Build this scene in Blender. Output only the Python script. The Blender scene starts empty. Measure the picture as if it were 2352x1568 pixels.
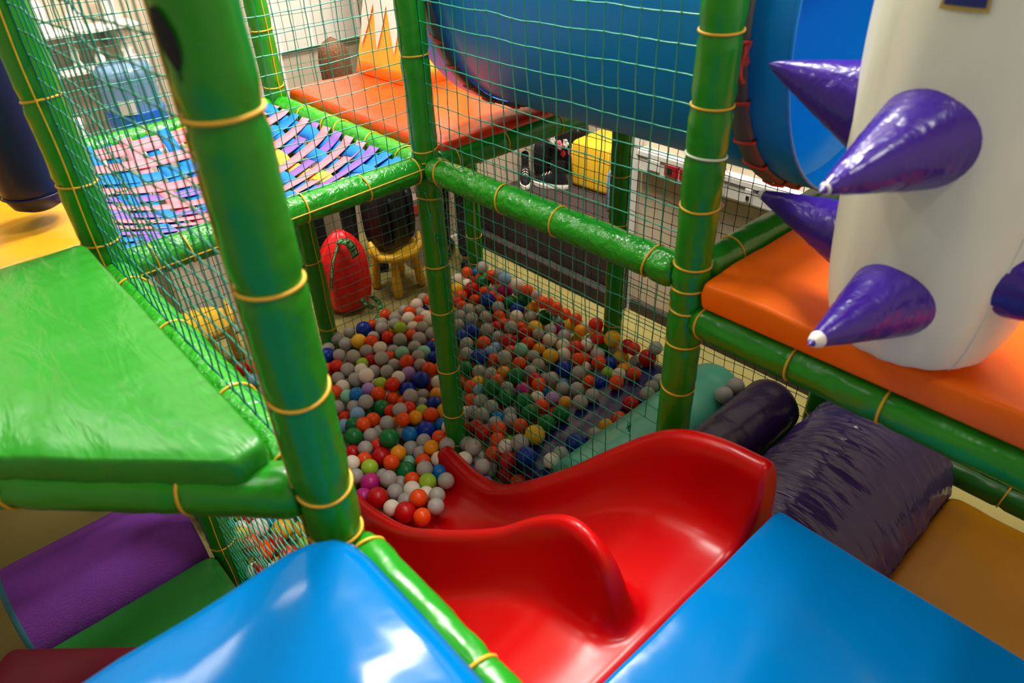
import bpy, bmesh, math, random
from mathutils import Vector, Matrix, noise
PI = math.pi
random.seed(7)
SC = bpy.context.scene
COL = SC.collection

# ------------------------------------------------------------------ camera
cd = bpy.data.cameras.new('camera'); cam = bpy.data.objects.new('camera', cd); COL.objects.link(cam)
CR, CU, CF = (0.669, 0.742, -0.037), (-0.401, 0.403, 0.822), (-0.625, 0.536, -0.568)
_f = Vector(CF).normalized(); _r = Vector(CR); _r = (_r - _f * _r.dot(_f)).normalized(); _u = _r.cross(_f)
cam.matrix_world = Matrix(((_r.x, _u.x, -_f.x, 2.042), (_r.y, _u.y, -_f.y, -1.383), (_r.z, _u.z, -_f.z, 2.310), (0, 0, 0, 1)))
cd.sensor_width = 36.0; cd.lens = 1615.12 / 2352 * 36.0; cd.clip_start = 0.02
cd.dof.use_dof = True; cd.dof.focus_distance = 2.75; cd.dof.aperture_fstop = 3.2
SC.camera = cam

# ------------------------------------------------------------------ world, lamps, exposure
w = bpy.data.worlds.new('world'); SC.world = w; w.use_nodes = True
w.node_tree.nodes['Background'].inputs[0].default_value = (1.0, 0.93, 0.82, 1); w.node_tree.nodes['Background'].inputs[1].default_value = 0.06
SC.view_settings.view_transform = 'Standard'; SC.view_settings.look = 'None'
SC.view_settings.exposure = -0.15; SC.view_settings.gamma = 1.0; SC.view_settings.use_curve_mapping = False
CEIL = 4.6
# x, y, length x, length y, watts : the fluorescent ceiling panels of the room
PANELS = [(1.05, 0.75, 0.30, 1.2, 135), (-0.35, 0.40, 0.30, 1.2, 180), (-0.75, 1.25, 0.30, 1.2, 125),
          (-1.95, 0.1, 0.30, 1.2, 50), (-1.75, -1.7, 0.30, 1.2, 42), (0.6, -2.6, 0.30, 1.2, 14), (2.9, -0.4, 0.30, 1.2, 42)]
def area_lamp(x, y, sx, sy, W):
    ld = bpy.data.lights.new('panel_lamp', 'AREA'); ld.shape = 'RECTANGLE'; ld.size = sx; ld.size_y = sy; ld.energy = W
    ld.color = (1.0, 0.945, 0.86)
    o = bpy.data.objects.new('panel_lamp', ld); COL.objects.link(o); o.location = (x, y, CEIL - 0.05); return o
for _p in PANELS: area_lamp(*_p)

# ------------------------------------------------------------------ helpers
def srgb(r, g, b):
    f = lambda c: (c / 255 / 12.92) if c / 255 <= 0.04045 else ((c / 255 + 0.055) / 1.055) ** 2.4
    return (f(r), f(g), f(b), 1)
def mat(name, rgb, rough=0.4, spec=0.5, bump=0.0, bscale=8.0, bdist=0.02, stretch=(1, 1, 1), metal=0, coat=0, trans=0, sss=0, vary=0.0, alpha=1, fine=0):
    m = bpy.data.materials.new(name); m.use_nodes = True; nt = m.node_tree; p = nt.nodes['Principled BSDF']
    c = srgb(*rgb); p.inputs['Base Color'].default_value = c
    p.inputs['Roughness'].default_value = rough; p.inputs['Specular IOR Level'].default_value = spec
    p.inputs['Metallic'].default_value = metal; p.inputs['Coat Weight'].default_value = coat; p.inputs['Coat Roughness'].default_value = 0.12
    p.inputs['Transmission Weight'].default_value = trans; p.inputs['Alpha'].default_value = alpha
    if sss: p.inputs['Subsurface Weight'].default_value = sss; p.inputs['Subsurface Radius'].default_value = (0.02, 0.02, 0.02)
    if bump or vary:
        tc = nt.nodes.new('ShaderNodeTexCoord'); mp = nt.nodes.new('ShaderNodeMapping'); mp.inputs['Scale'].default_value = stretch
        nt.links.new(tc.outputs['Object'], mp.inputs['Vector'])
        n = nt.nodes.new('ShaderNodeTexNoise'); n.inputs['Scale'].default_value = bscale; n.inputs['Detail'].default_value = 3.5 if not fine else 2
        n.inputs['Distortion'].default_value = 0.4
        nt.links.new(mp.outputs[0], n.inputs['Vector'])
        if bump:
            b = nt.nodes.new('ShaderNodeBump'); b.inputs['Strength'].default_value = bump; b.inputs['Distance'].default_value = bdist
            nt.links.new(n.outputs['Fac'], b.inputs['Height']); nt.links.new(b.outputs[0], p.inputs['Normal'])
        if vary:
            mx = nt.nodes.new('ShaderNodeMix'); mx.data_type = 'RGBA'
            mx.inputs[6].default_value = tuple(min(1, v * (1 + vary)) for v in c[:3]) + (1,); mx.inputs[7].default_value = tuple(v * (1 - vary) for v in c[:3]) + (1,)
            nt.links.new(n.outputs['Fac'], mx.inputs[0]); nt.links.new(mx.outputs[2], p.inputs['Base Color'])
    return m
class MB:
    def __init__(s): s.v = []; s.f = []; s.mi = []
    def face(s, idx, k=0): s.f.append(tuple(idx)); s.mi.append(k)
    def tube(s, path, rad, n=10, caps=True, closed=False, k=0, flat=None):
        P = [Vector(p) for p in path]; N = len(P); b = len(s.v)
        R = rad if isinstance(rad, (list, tuple)) else [rad] * N
        prev = None
        for i in range(N):
            t = (P[(i + 1) % N] - P[i - 1]) if closed else (P[min(i + 1, N - 1)] - P[max(i - 1, 0)])
            t = t.normalized() if t.length > 1e-9 else Vector((0, 0, 1))
            if prev is None:
                a = Vector((0, 0, 1)) if abs(t.z) < 0.9 else Vector((1, 0, 0)); u = (a - t * a.dot(t)).normalized()
            else:
                u = prev - t * prev.dot(t); u = u.normalized() if u.length > 1e-6 else Vector((1, 0, 0))
            prev = u; q = t.cross(u)
            fu, fq = flat if flat else (1, 1)
            for j in range(n):
                a = 2 * PI * j / n; s.v.append(P[i] + (u * math.cos(a) * fu + q * math.sin(a) * fq) * R[i])
        for i in range(N if closed else N - 1):
            for j in range(n):
                a = b + i * n; c = b + ((i + 1) % N) * n
                s.face((a + j, a + (j + 1) % n, c + (j + 1) % n, c + j), k)
        if caps and not closed:
            s.face([b + j for j in range(n)][::-1], k); s.face([b + (N - 1) * n + j for j in range(n)], k)
        return s
    def lathe(s, prof, n=32, c=(0, 0, 0), k=0, sx=1, sy=1):
        b = len(s.v)
        for r, z in prof:
            for j in range(n):
                a = 2 * PI * j / n; s.v.append(Vector((c[0] + r * math.cos(a) * sx, c[1] + r * math.sin(a) * sy, c[2] + z)))
        for i in range(len(prof) - 1):
            for j in range(n): s.face((b + i * n + j, b + i * n + (j + 1) % n, b + (i + 1) * n + (j + 1) % n, b + (i + 1) * n + j), k)
        if prof[0][0] > 1e-6: s.face([b + j for j in range(n)][::-1], k)
        if prof[-1][0] > 1e-6: s.face([b + (len(prof) - 1) * n + j for j in range(n)], k)
        return s
    def box(s, lo, hi, k=0):
        b = len(s.v)
        for z in (lo[2], hi[2]):
            for x, y in ((lo[0], lo[1]), (hi[0], lo[1]), (hi[0], hi[1]), (lo[0], hi[1])): s.v.append(Vector((x, y, z)))
        for q in ((3, 2, 1, 0), (4, 5, 6, 7), (0, 1, 5, 4), (1, 2, 6, 5), (2, 3, 7, 6), (3, 0, 4, 7)): s.face([b + i for i in q], k)
        return s
    def grid(s, rows, k=0, wrap=False):
        b = len(s.v); n = len(rows[0])
        for r in rows: s.v += [Vector(p) for p in r]
        for i in range(len(rows) - 1):
            for j in range(n if wrap else n - 1): s.face((b + i * n + j, b + i * n + (j + 1) % n, b + (i + 1) * n + (j + 1) % n, b + (i + 1) * n + j), k)
        return s
    def ball(s, c, r, nu=12, nv=8, k=0, sc=(1, 1, 1)):
        rows = []
        for i in range(nv + 1):
            th = PI * i / nv; rows.append([(c[0] + r * sc[0] * math.sin(th) * math.cos(2 * PI * j / nu), c[1] + r * sc[1] * math.sin(th) * math.sin(2 * PI * j / nu), c[2] + r * sc[2] * math.cos(th)) for j in range(nu)])
        return s.grid(rows, k, True)
    def build(s, name, m, parent=None, smooth=True, weld=False):
        me = bpy.data.meshes.new(name); me.from_pydata([tuple(v) for v in s.v], [], s.f)
        for q in (m if isinstance(m, (list, tuple)) else [m]): me.materials.append(q)
        for p, k in zip(me.polygons, s.mi): p.material_index = k; p.use_smooth = smooth
        if weld:
            bm = bmesh.new(); bm.from_mesh(me); bmesh.ops.remove_doubles(bm, verts=bm.verts, dist=1e-5); bmesh.ops.recalc_face_normals(bm, faces=bm.faces); bm.to_mesh(me); bm.free()
        o = bpy.data.objects.new(name, me); COL.objects.link(o)
        if parent: o.parent = parent; o.matrix_parent_inverse = parent.matrix_world.inverted()
        return o
def tag(o, label, cat, group=None, kind=None):
    if label: o['label'] = label
    if cat: o['category'] = cat
    if group: o['group'] = group
    if kind: o['kind'] = kind
    return o
def empty(name, loc, label, cat, group=None, rz=0):
    o = bpy.data.objects.new(name, None); COL.objects.link(o); o.location = loc; o.rotation_euler = (0, 0, rz); o.empty_display_size = 0.05
    o.matrix_world = Matrix.Translation(loc) @ Matrix.Rotation(rz, 4, 'Z')
    return tag(o, label, cat, group)
def struct(name, mb, m, smooth=False):
    o = mb.build(name, m, None, smooth); o['kind'] = 'structure'; return o
def mods(o, sub=0, solid=0, off=-1, bev=0, bseg=3):
    if solid: q = o.modifiers.new('solidify', 'SOLIDIFY'); q.thickness = solid; q.offset = off
    if bev: q = o.modifiers.new('bevel', 'BEVEL'); q.width = bev; q.segments = bseg; q.limit_method = 'ANGLE'; q.angle_limit = 0.6
    if sub: q = o.modifiers.new('subsurf', 'SUBSURF'); q.levels = sub; q.render_levels = sub
    return o
def lerp(a, b, t): return a + (b - a) * t
def interp(x, xs, ys):
    if x <= xs[0]: return ys[0]
    for i in range(len(xs) - 1):
        if x <= xs[i + 1]: return lerp(ys[i], ys[i + 1], (x - xs[i]) / (xs[i + 1] - xs[i]))
    return ys[-1]
def sinterp(x, xs, ys):                      # smooth interpolation (monotone-ish cubic)
    if x <= xs[0]: return ys[0]
    if x >= xs[-1]: return ys[-1]
    n = len(xs)
    m = [(ys[min(i + 1, n - 1)] - ys[max(i - 1, 0)]) / (xs[min(i + 1, n - 1)] - xs[max(i - 1, 0)]) for i in range(n)]
    for i in range(n - 1):
        if x <= xs[i + 1]:
            h = xs[i + 1] - xs[i]; t = (x - xs[i]) / h
            return (2*t**3 - 3*t*t + 1) * ys[i] + (t**3 - 2*t*t + t) * h * m[i] + (-2*t**3 + 3*t*t) * ys[i + 1] + (t**3 - t*t) * h * m[i + 1]
def pad_poly(poly, z0, z1, r=0.03, bulge=0.012, name='mat', m=None, parent=None, wr=0.0, rc=None, seed=0):
    """a stuffed vinyl mat over a convex outline (list of xy, counter-clockwise): rounded edges, softly domed top"""
    P = [Vector(p) for p in poly]; pts = []
    N = len(P); rc = rc or r * 1.3
    for i in range(N):                           # rounded outline corners
        a, b, c = P[i - 1], P[i], P[(i + 1) % N]
        d1 = (a - b).normalized(); d2 = (c - b).normalized()
        L = rc / math.tan(max(0.2, d1.angle(d2) / 2))
        s, e = b + d1 * min(L, (a - b).length * .4), b + d2 * min(L, (c - b).length * .4)
        for t in (0, .25, .5, .75, 1): pts.append((1 - t)**2 * s + 2 * t * (1 - t) * b + t * t * e)
    out = []
    for i in range(len(pts)):                    # subdivide the long sides
        a, b = pts[i], pts[(i + 1) % len(pts)]; k = max(1, int((b - a).length / 0.05))
        for t in range(k): out.append(a.lerp(b, t / k))
    c = sum(out, Vector((0, 0))) / len(out); zm = (z0 + z1) / 2; h = (z1 - z0) / 2
    rows = []
    def ring(inset, z):
        row = []
        for p in out:
            d = c - p; q = p + d.normalized() * min(inset, d.length)
            zz = z
            if wr and z > zm: zz += wr * (noise.noise(Vector((q.x * 7 + seed, q.y * 7, 3.1))) + .5 * noise.noise(Vector((q.x * 19, q.y * 19, seed))))
            row.append((q.x, q.y, zz))
        return row
    rr = min(r, h)
    rows.append([(c.x, c.y, z0)] * len(out))
    for t in (.5, .15): rows.append([(lerp(p.x, c.x, t), lerp(p.y, c.y, t), z0) for p in out])
    for a in range(0, 91, 30): rows.append(ring(rr * (1 - math.sin(math.radians(a))), z0 + rr * (1 - math.cos(math.radians(a)))))
    if h > rr: rows.append(ring(-.004, zm))
    for a in range(0, 91, 30): rows.append(ring(rr * (1 - math.cos(math.radians(a))), z1 - rr * (1 - math.sin(math.radians(a)))))
    for t in (.12, .22, .32, .42, .52, .62, .72, .82, .92, 1.0):
        row = []
        for p in out:
            d = c - p; q0 = p + d.normalized() * min(rr, d.length); q = q0.lerp(c, t)
            zz = z1 + bulge * (1 - (1 - t)**2)
            if wr: zz += wr * (noise.noise(Vector((q.x * 7 + seed, q.y * 7, 3.1))) + .5 * noise.noise(Vector((q.x * 19, q.y * 19, seed))))
            row.append((q.x, q.y, zz))
        rows.append(row)
    mb = MB(); mb.grid(rows, 0, True)
    return mb.build(name, m, parent, True, True)
def rect(x0, x1, y0, y1): return [(x0, y0), (x1, y0), (x1, y1), (x0, y1)]

# ------------------------------------------------------------------ materials
M = {}
M['green'] = mat('green_vinyl', (28, 138, 24), 0.27, 0.5, 0.35, 9, 0.02, (1, 1, 1), vary=0.05)
M['green_w'] = mat('green_vinyl_crinkled', (34, 148, 28), 0.20, 0.55, 0.55, 26, 0.02, vary=0.05)
M['green_mat'] = mat('green_mat_vinyl', (40, 140, 36), 0.33, 0.42, 0.35, 5, 0.03, (1, 3, 1), vary=0.06)
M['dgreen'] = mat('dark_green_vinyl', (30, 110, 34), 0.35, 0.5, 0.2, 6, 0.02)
M['tie'] = mat('yellow_cord', (226, 172, 40), 0.5)
M['white_cord'] = mat('white_cord', (225, 230, 215), 0.5)
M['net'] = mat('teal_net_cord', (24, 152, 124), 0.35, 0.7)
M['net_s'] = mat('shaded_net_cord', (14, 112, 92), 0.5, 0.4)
M['net_d'] = mat('backlit_net_cord', (14, 40, 34), 0.45, 0.5)  # backlighting painted in: the teal cord colour darkened almost to black
M['net_m'] = mat('dimmed_net_cord', (20, 92, 74), 0.4, 0.6)  # same teal cord half darkened, its shade put into the colour
M['orange'] = mat('orange_vinyl', (255, 112, 0), 0.42, 0.3, 0.25, 6, 0.03)
M['orange_r'] = mat('red_orange_vinyl', (236, 62, 18), 0.25, 0.5, 0.3, 6, 0.03)
M['blue'] = mat('blue_vinyl', (0, 108, 180), 0.13, 0.17, 0.14, 3.0, 0.03)
M['tube'] = mat('blue_plastic', (0, 142, 240), 0.38, 0.35)
M['red'] = mat('red_plastic', (180, 0, 4), 0.28, 0.34)
M['purple'] = mat('purple_vinyl', (56, 24, 140), 0.25, 0.55, 0.5, 14, 0.02)
M['dpurple'] = mat('dark_purple_vinyl', (74, 60, 128), 0.14, 0.6, 0.35, 3, 0.03, (1.5, 8, 1.5))
M['dpurple2'] = mat('deep_purple_vinyl', (44, 26, 76), 0.24, 0.6, 0.3, 7, 0.03)
M['teal'] = mat('teal_vinyl', (88, 186, 160), 0.25, 0.5, 0.15, 6)
M['navy'] = mat('navy_vinyl', (26, 36, 96), 0.25, 0.5, 0.3, 7)
M['navy_bag'] = mat('navy_bag_vinyl', (16, 24, 62), 0.4, 0.4, 0.1, 5)
M['yellow'] = mat('yellow_mat_vinyl', (206, 144, 26), 0.28, 0.5, 0.25, 3, 0.03)
M['yellow_c'] = mat('yellow_cone_vinyl', (246, 186, 52), 0.35, 0.5, 0.15, 5)
M['white_c'] = mat('white_vinyl', (240, 236, 228), 0.4)
M['cream'] = mat('cream_vinyl', (242, 242, 224), 0.42, 0.4, 0.18, 6, 0.02, (2, 2, .6))
M['wear'] = mat('worn_white_lining', (226, 222, 214), 0.8, 0.3, 0.5, 40, 0.01)
M['maroon'] = mat('maroon_vinyl', (96, 8, 28), 0.5, 0.2)
M['foam'] = mat('purple_ribbed_foam', (128, 62, 168), 0.75, 0.25, 0.5, 60, 0.01, (1, 4, 4))
M['teal_rim'] = mat('teal_foam', (46, 120, 140), 0.6)
M['olive'] = mat('olive_lining', (96, 100, 40), 0.8, 0.3)
M['grey'] = mat('grey_band', (96, 92, 90), 0.6)
M['lace'] = mat('red_lace', (214, 66, 52), 0.6)
M['floor'] = mat('olive_carpet', (152, 142, 86), 0.95, 0.1, 0.4, 220, 0.004, vary=0.18, fine=1)
M['carpet'] = mat('dark_carpet', (66, 57, 55), 0.95, 0.1, 0.5, 160, 0.006, vary=0.6, fine=1)
M['wall'] = mat('beige_wall', (205, 190, 165), 0.8, 0.2)
M['wall2'] = mat('warm_wall', (186, 172, 150), 0.8, 0.2)
M['white'] = mat('white_paint', (218, 214, 204), 0.45)
M['dark'] = mat('dark_skirting', (58, 48, 42), 0.6)
M['ceiling'] = mat('ceiling_paint', (120, 116, 108), 0.9)
M['black'] = mat('black_cloth', (16, 16, 20), 0.7, 0.3, 0.4, 12, 0.01)
M['black_p'] = mat('black_nylon', (20, 20, 24), 0.45, 0.4, 0.4, 16, 0.01)
M['redbag'] = mat('red_nylon', (214, 18, 20), 0.42, 0.5, 0.5, 9, 0.02)
M['dred'] = mat('dark_red_cloth', (110, 14, 22), 0.8)
M['ribbon'] = mat('green_ribbon', (110, 190, 110), 0.5)
M['ink'] = mat('black_ink', (10, 14, 10), 0.6)
M['ystool'] = mat('yellow_stool_plastic', (228, 180, 38), 0.35)
M['ycube'] = mat('yellow_foam_cube_vinyl', (236, 186, 40), 0.5, 0.4)
M['bcube'] = mat('grey_blue_cube_vinyl', (110, 146, 172), 0.5, 0.4)
M['tape'] = mat('white_print', (226, 222, 208), 0.6)
M['pink'] = mat('pink_print', (226, 120, 130), 0.6)
M['skin'] = mat('skin', (214, 160, 130), 0.55, 0.4)
M['hair'] = mat('brown_hair', (112, 72, 44), 0.5, 0.4, 0.9, 30, 0.01, (6, 6, 0.7), vary=0.4)
M['denim'] = mat('dark_trousers', (30, 24, 28), 0.8)
M['paper'] = mat('taupe_paper', (150, 132, 116), 0.7)
M['redtag'] = mat('red_tag', (206, 54, 40), 0.6)
M['shoe'] = mat('white_rubber', (232, 228, 214), 0.6)
M['plaster'] = mat('white_plaster', (240, 236, 228), 0.7)
M['bottle'] = mat('blue_bottle_plastic', (150, 194, 232), 0.12, 0.5, trans=0.6)
M['bottle_c'] = mat('clear_blue_plastic', (120, 150, 180), 0.12, 0.5, trans=0.6)
M['label'] = mat('bottle_label', (24, 96, 196), 0.5)
M['metal'] = mat('brushed_metal', (150, 150, 150), 0.35, metal=1)
M['gold'] = mat('gold_trim', (190, 160, 80), 0.4)
M['badge'] = mat('badge_blue', (24, 34, 120), 0.45)
M['socket'] = mat('red_socket', (176, 20, 32), 0.4)
M['s_pink'] = mat('pink_strap', (228, 122, 136), 0.6, 0.3)
M['s_blue'] = mat('blue_strap', (0, 112, 200), 0.6, 0.3)
M['s_purple'] = mat('lilac_strap', (124, 88, 190), 0.6, 0.3)
M['s_yellow'] = mat('yellow_strap', (232, 204, 60), 0.6, 0.3)
M['black_hole'] = mat('black_liner', (16, 16, 18), 0.8)
_em = bpy.data.materials.new('lit_diffuser'); _em.use_nodes = True
_em.node_tree.nodes['Principled BSDF'].inputs['Emission Color'].default_value = (1, 0.94, 0.84, 1); _em.node_tree.nodes['Principled BSDF'].inputs['Emission Strength'].default_value = 4.0
M['lit'] = _em

# ------------------------------------------------------------------ the room
struct('floor', MB().grid([[(-4.5, -5, 0), (4.5, -5, 0)], [(-4.5, 3.2, 0), (4.5, 3.2, 0)]]), M['floor'])
struct('ceiling', MB().grid([[(-4.5, 3.2, CEIL), (4.5, 3.2, CEIL)], [(-4.5, -5, CEIL), (4.5, -5, CEIL)]]), M['ceiling'])
struct('wall_back', MB().box((-0.27, 1.56, 0), (4.5, 1.70, CEIL)), M['wall'])
struct('wall_alcove', MB().box((-1.73, 2.52, 0), (-0.265, 2.66, CEIL)), M['wall'])
struct('wall_return', MB().box((-0.265, 1.70, 0), (-0.13, 2.66, CEIL)), M['wall'])
struct('wall_side', MB().box((-1.87, 1.0, 0), (-1.73, 2.66, CEIL)), M['wall2'])
struct('wall_left', MB().box((-2.52, -5, 0), (-2.38, 1.2, CEIL)), M['wall2'])
struct('wall_passage', MB().box((-2.52, 1.2, 0), (-1.87, 1.34, CEIL)), M['wall2'])
struct('wall_front', MB().box((-4.5, -5.14, 0), (4.5, -5, CEIL)), M['wall2'])
struct('wall_right', MB().box((4.5, -5, 0), (4.64, 3.2, CEIL)), M['wall2'])
struct('baseboard_back', MB().box((-0.24, 1.535, 0), (4.5, 1.56, 0.075)), M['dark'])
struct('baseboard_side', MB().box((-1.73, 1.0, 0), (-1.71, 1.42, 0.07)), M['white'])
struct('trim_corner', MB().box((-0.29, 1.535, 0), (-0.25, 1.57, CEIL)), M['white'])
struct('trim_doorway', MB().box((-1.88, 0.965, 0), (-1.70, 1.0, CEIL)), M['white'])
for k, (x, y, sx, sy, W) in enumerate(PANELS):
    t = empty('ceiling_light', (x, y, CEIL), 'rectangular fluorescent light panel fixed to the ceiling over the play frame', 'light', 'ceiling light panels')
    MB().box((x - sx/2 - .03, y - sy/2 - .03, CEIL - .035), (x + sx/2 + .03, y + sy/2 + .03, CEIL)).build('frame', M['white'], t, False)
    MB().box((x - sx/2, y - sy/2, CEIL - .042), (x + sx/2, y + sy/2, CEIL - .036)).build('diffuser', M['lit'], t, False)

# white cable duct with red sockets along the beige wall
t = empty('cable_duct', (0.4, 1.56, 0.93), 'white plastic cable duct with sockets running along beige wall', 'cable duct')
mods(MB().box((-0.24, 1.50, 0.90), (1.9, 1.56, 1.02)).build('duct_body', M['white'], t, False), bev=.012)
MB().box((-0.24, 1.495, 0.985), (1.9, 1.502, 0.99)).build('lid_line', M['grey'], t, False)
for x in (-0.05, 0.045): 
    s = mods(MB().box((x, 1.492, 0.925), (x + .085, 1.502, 0.985)).build('red_socket', M['socket'], t, False), bev=.004)
    MB().box((x + .02, 1.490, 0.94), (x + .05, 1.493, 0.97)).build('socket_hole', M['black_hole'], s, False)
s = mods(MB().box((-0.16, 1.493, 0.925), (-0.08, 1.502, 0.985)).build('switch', M['white'], t, False), bev=.004)
s = mods(MB().box((0.42, 1.493, 0.915), (0.46, 1.502, 0.985)).build('data_socket', M['white'], t, False), bev=.004)
MB().box((0.432, 1.490, 0.93), (0.448, 1.494, 0.95)).build('socket_hole', M['black_hole'], s, False)

# carpeted podium in the alcove
t = empty('carpeted_podium', (-0.95, 1.9, 0), 'low podium covered in dark grey carpet in the wall alcove', 'podium')
mods(MB().box((-1.715, 1.44, 0), (-0.27, 2.5, 0.11)).build('plinth', M['carpet'], t, False), bev=.008)
mods(MB().box((-1.715, 1.50, 0.11), (-0.27, 2.5, 0.31)).build('top_step', M['carpet'], t, False), bev=.008)

def soft_cube(name, c, s, m, rz, label):
    t = empty(name, c, label, 'foam cube', None, rz)
    o = MB().box((-s/2, -s/2, 0), (s/2, s/2, s)).build('cover', m); o.parent = t
    mods(o, bev=.035, bseg=4)
    for q in ((s/2, s/2), (-s/2, s/2), (s/2, -s/2), (-s/2, -s/2)):
        x = q[0] * .955; y = q[1] * .955; e = MB().tube([(x, y, .03), (x, y, s - .03)], .0035, 6).build('piping', m); e.parent = t
    return t
soft_cube('foam_cube', (-1.19, 2.335, .31), .34, M['ycube'], .06, 'yellow foam cube seat on the dark carpeted podium')
soft_cube('foam_cube', (-0.72, 2.14, .31), .30, M['bcube'], .06, 'grey blue foam cube seat on the dark carpeted podium')

# ------------------------------------------------------------------ play frame: posts and beams
RP = 0.048
def ring(mb, c, axis, r, th=0.0032, jitter=0.004):
    a = Vector(axis).normalized(); u = a.orthogonal().normalized(); v = a.cross(u); tl = random.uniform(-jitter, jitter) * 2; ph = random.uniform(0, 6)
    mb.tube([Vector(c) + u * math.cos(q) * r + v * math.sin(q) * r + a * tl * math.sin(q + ph) for q in [2 * PI * i / 28 for i in range(28)]], th, 6, closed=True)
def sleeve(a, b, ties, r, wr=0.0016, n=28, step=0.02):
    """foam tube in a vinyl sleeve, pinched where it is tied"""
    A, B = Vector(a), Vector(b); L = (B - A).length; N = max(8, int(L / step)); d = (B - A).normalized(); u = d.orthogonal().normalized(); v = d.cross(u); rows = []
    for i in range(N + 1):
        s = L * i / N; row = []
        for j in range(n):
            th = 2 * PI * j / n
            k = r
            for q in ties:
                dd = abs(s - q)
                if dd < .06: k -= .0035 * math.exp(-(dd / .012)**2) * 1.2; k += .0012 * math.exp(-((dd - .03) / .015)**2)
            k += wr * noise.noise(Vector((math.cos(th) * 2.2 + A.x * 9, math.sin(th) * 2.2 + A.y * 7, s * 14))) + wr * .7 * noise.noise(Vector((math.cos(th) * 5, math.sin(th) * 5 + A.x, s * 40)))
            e = min(s, L - s)
            if e < .012: k -= (.012 - e) * .5
            row.append(A + d * s + (u * math.cos(th) + v * math.sin(th)) * k)
        rows.append(row)
    mb = MB(); mb.grid(rows, 0, True)
    mb.face(list(range(n))[::-1]); mb.face([N * n + j for j in range(n)])
    return mb
def post(x, y, z0, z1, ties, label, m='green', seam=None, r=RP, white=(), tear=None):
    t = empty('padded_post', (x, y, z0), label, 'post')
    sleeve((x, y, z0), (x, y, z1), [z - z0 for z in ties], r, .0022).build('vinyl_sleeve', M[m], t)
    for z in ties:
        mb = MB(); ring(mb, (x, y, z), (0, 0, 1), r - .001); o = mb.build('cable_tie', M['white_cord'] if z in white else M['tie'], t)
        if z in white: o['label'] = 'white cord tie'
    if seam is not None:
        mb = MB(); rr = r + .0012
        mb.tube([(x + rr * math.cos(seam + .05 * math.sin(i * .7)), y + rr * math.sin(seam + .05 * math.sin(i * .7)), lerp(z0, z1, i / 60)) for i in range(61)], .0022, 6)
        mb.build('seam_cord', M['tie'], t)
    if tear:
        a0, za, zb = tear; rows = []
        for i in range(15):
            f = i / 14; wd = .25 * math.sin(PI * min(1, f * 1.15 + .06)) ** .6 + .03; sh = -.30 * f + .35 * max(0, f - .75)
            rows.append([(x + (r + .0032) * math.cos(a0 - sh + wd * e + .03 * noise.noise(Vector((f * 9, e, 0)))), y + (r + .0032) * math.sin(a0 - sh + wd * e), lerp(zb, za, f)) for e in (-1, -.5, 0, .5, 1)])
        MB().grid(rows).build('torn_patch', M['black_hole'], t)
    return t
def beam(a, b, ties, label, m='green', r=RP, seam=None, trim=RP * .8, name='padded_bar'):
    A, B = Vector(a), Vector(b); d = (B - A).normalized(); L0 = (B - A).length
    A2, B2 = A + d * trim, B - d * trim
    t = empty(name, tuple((A + B) / 2), label, 'beam')
    sleeve(A2, B2, [u * L0 - trim for u in ties], r, .003).build('vinyl_sleeve', M[m], t)
    for u in ties:
        mb = MB(); ring(mb, A.lerp(B, u), d, r - .001, jitter=.006); mb.build('cable_tie', M['tie'], t)
    if seam is not None:
        s = d.cross(Vector((0, 0, 1))).normalized(); up = Vector((0, 0, 1)); mb = MB(); rr = r + .0012; P = []
        for i in range(49):
            ph = interp(i / 48, [0, 1], seam); P.append(A2.lerp(B2, i / 48) + s * math.cos(ph) * rr + up * math.sin(ph) * rr)
        mb.tube(P, .0026, 6); mb.build('seam_cord', M['tie'], t)
    return t
H = 1.40
X5, YB, YF, X3 = -1.161, 1.088, -1.08, 1.15
# names of the grid: rows y = YF, 0, YB ; columns x = X5, 0, X3
post(1.184, YF, 0.0, 2.75, [2.42, 2.075, 1.841, 1.654, 1.452, 1.341, 1.1, .8], 'thick green padded post nearest the blue mats, with a torn dark patch', seam=-1.8, tear=(-1.32, 2.12, 2.195))
post(0, 0, 0.0, 2.75, [2.2, 1.785, 1.473, 1.427, 1.289, 1.007, .80, .496, .249, .077], 'central green padded post standing in the coloured balls')
post(X3, 0, 0.0, 2.75, [2.3, 1.994, 1.838, 1.724, 1.599, 1.439, 1.375, 1.315, 1.203, 1.048, .8], 'green padded post with a white cord tie beside the orange platform', white=(1.724,))
post(0, YF, 0.0, 2.75, [2.2, 1.875, 1.66, 1.496, .95, .6, .274], 'green padded post with a yellow seam cord beside the navy hanging bag', seam=-.42)
post(X5, 0, 0.0, 2.75, [2.3, 1.95, 1.726, 1.492, .95, .585, .17], 'green padded post at the corner between strap bed and red orange mat', seam=.12)
post(0, YB, 0.0, 2.75, [2.2, 1.8, 1.059, .814, .227], 'green padded post standing in front of the grey blue cube')
post(X5, YB, 0.0, 2.75, [2.2, 1.8, .75, .351, .165], 'green padded post at the far corner of the ball pit', seam=-.45)
post(X3, YB, 0.0, 2.75, [2.2, 1.8, 1.0, .6, .3], 'green padded post behind the white pillar under the orange platform')
beam((0, 0, H), (X3, 0, H), [.085, .369, .584, .892], 'crinkled green padded beam joining central post to the white tied post', 'green_w')
beam((X5, 0, H), (0, 0, H), [.02, .237, .415, .506, .698, .894], 'shiny green padded beam between strap bed and red orange mat', 'green_w')
beam((0, YF, H), (0, 0, H), [.099, .192, .543, .752, .946], 'green padded beam with long yellow cord below the strap bed', 'green_w', seam=[-.35, .3])
beam((X5, YF, H), (X5, 0, H), [.2, .45, .8], 'green padded beam at far edge of strap bed before the water bottle', 'green_w')
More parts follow.
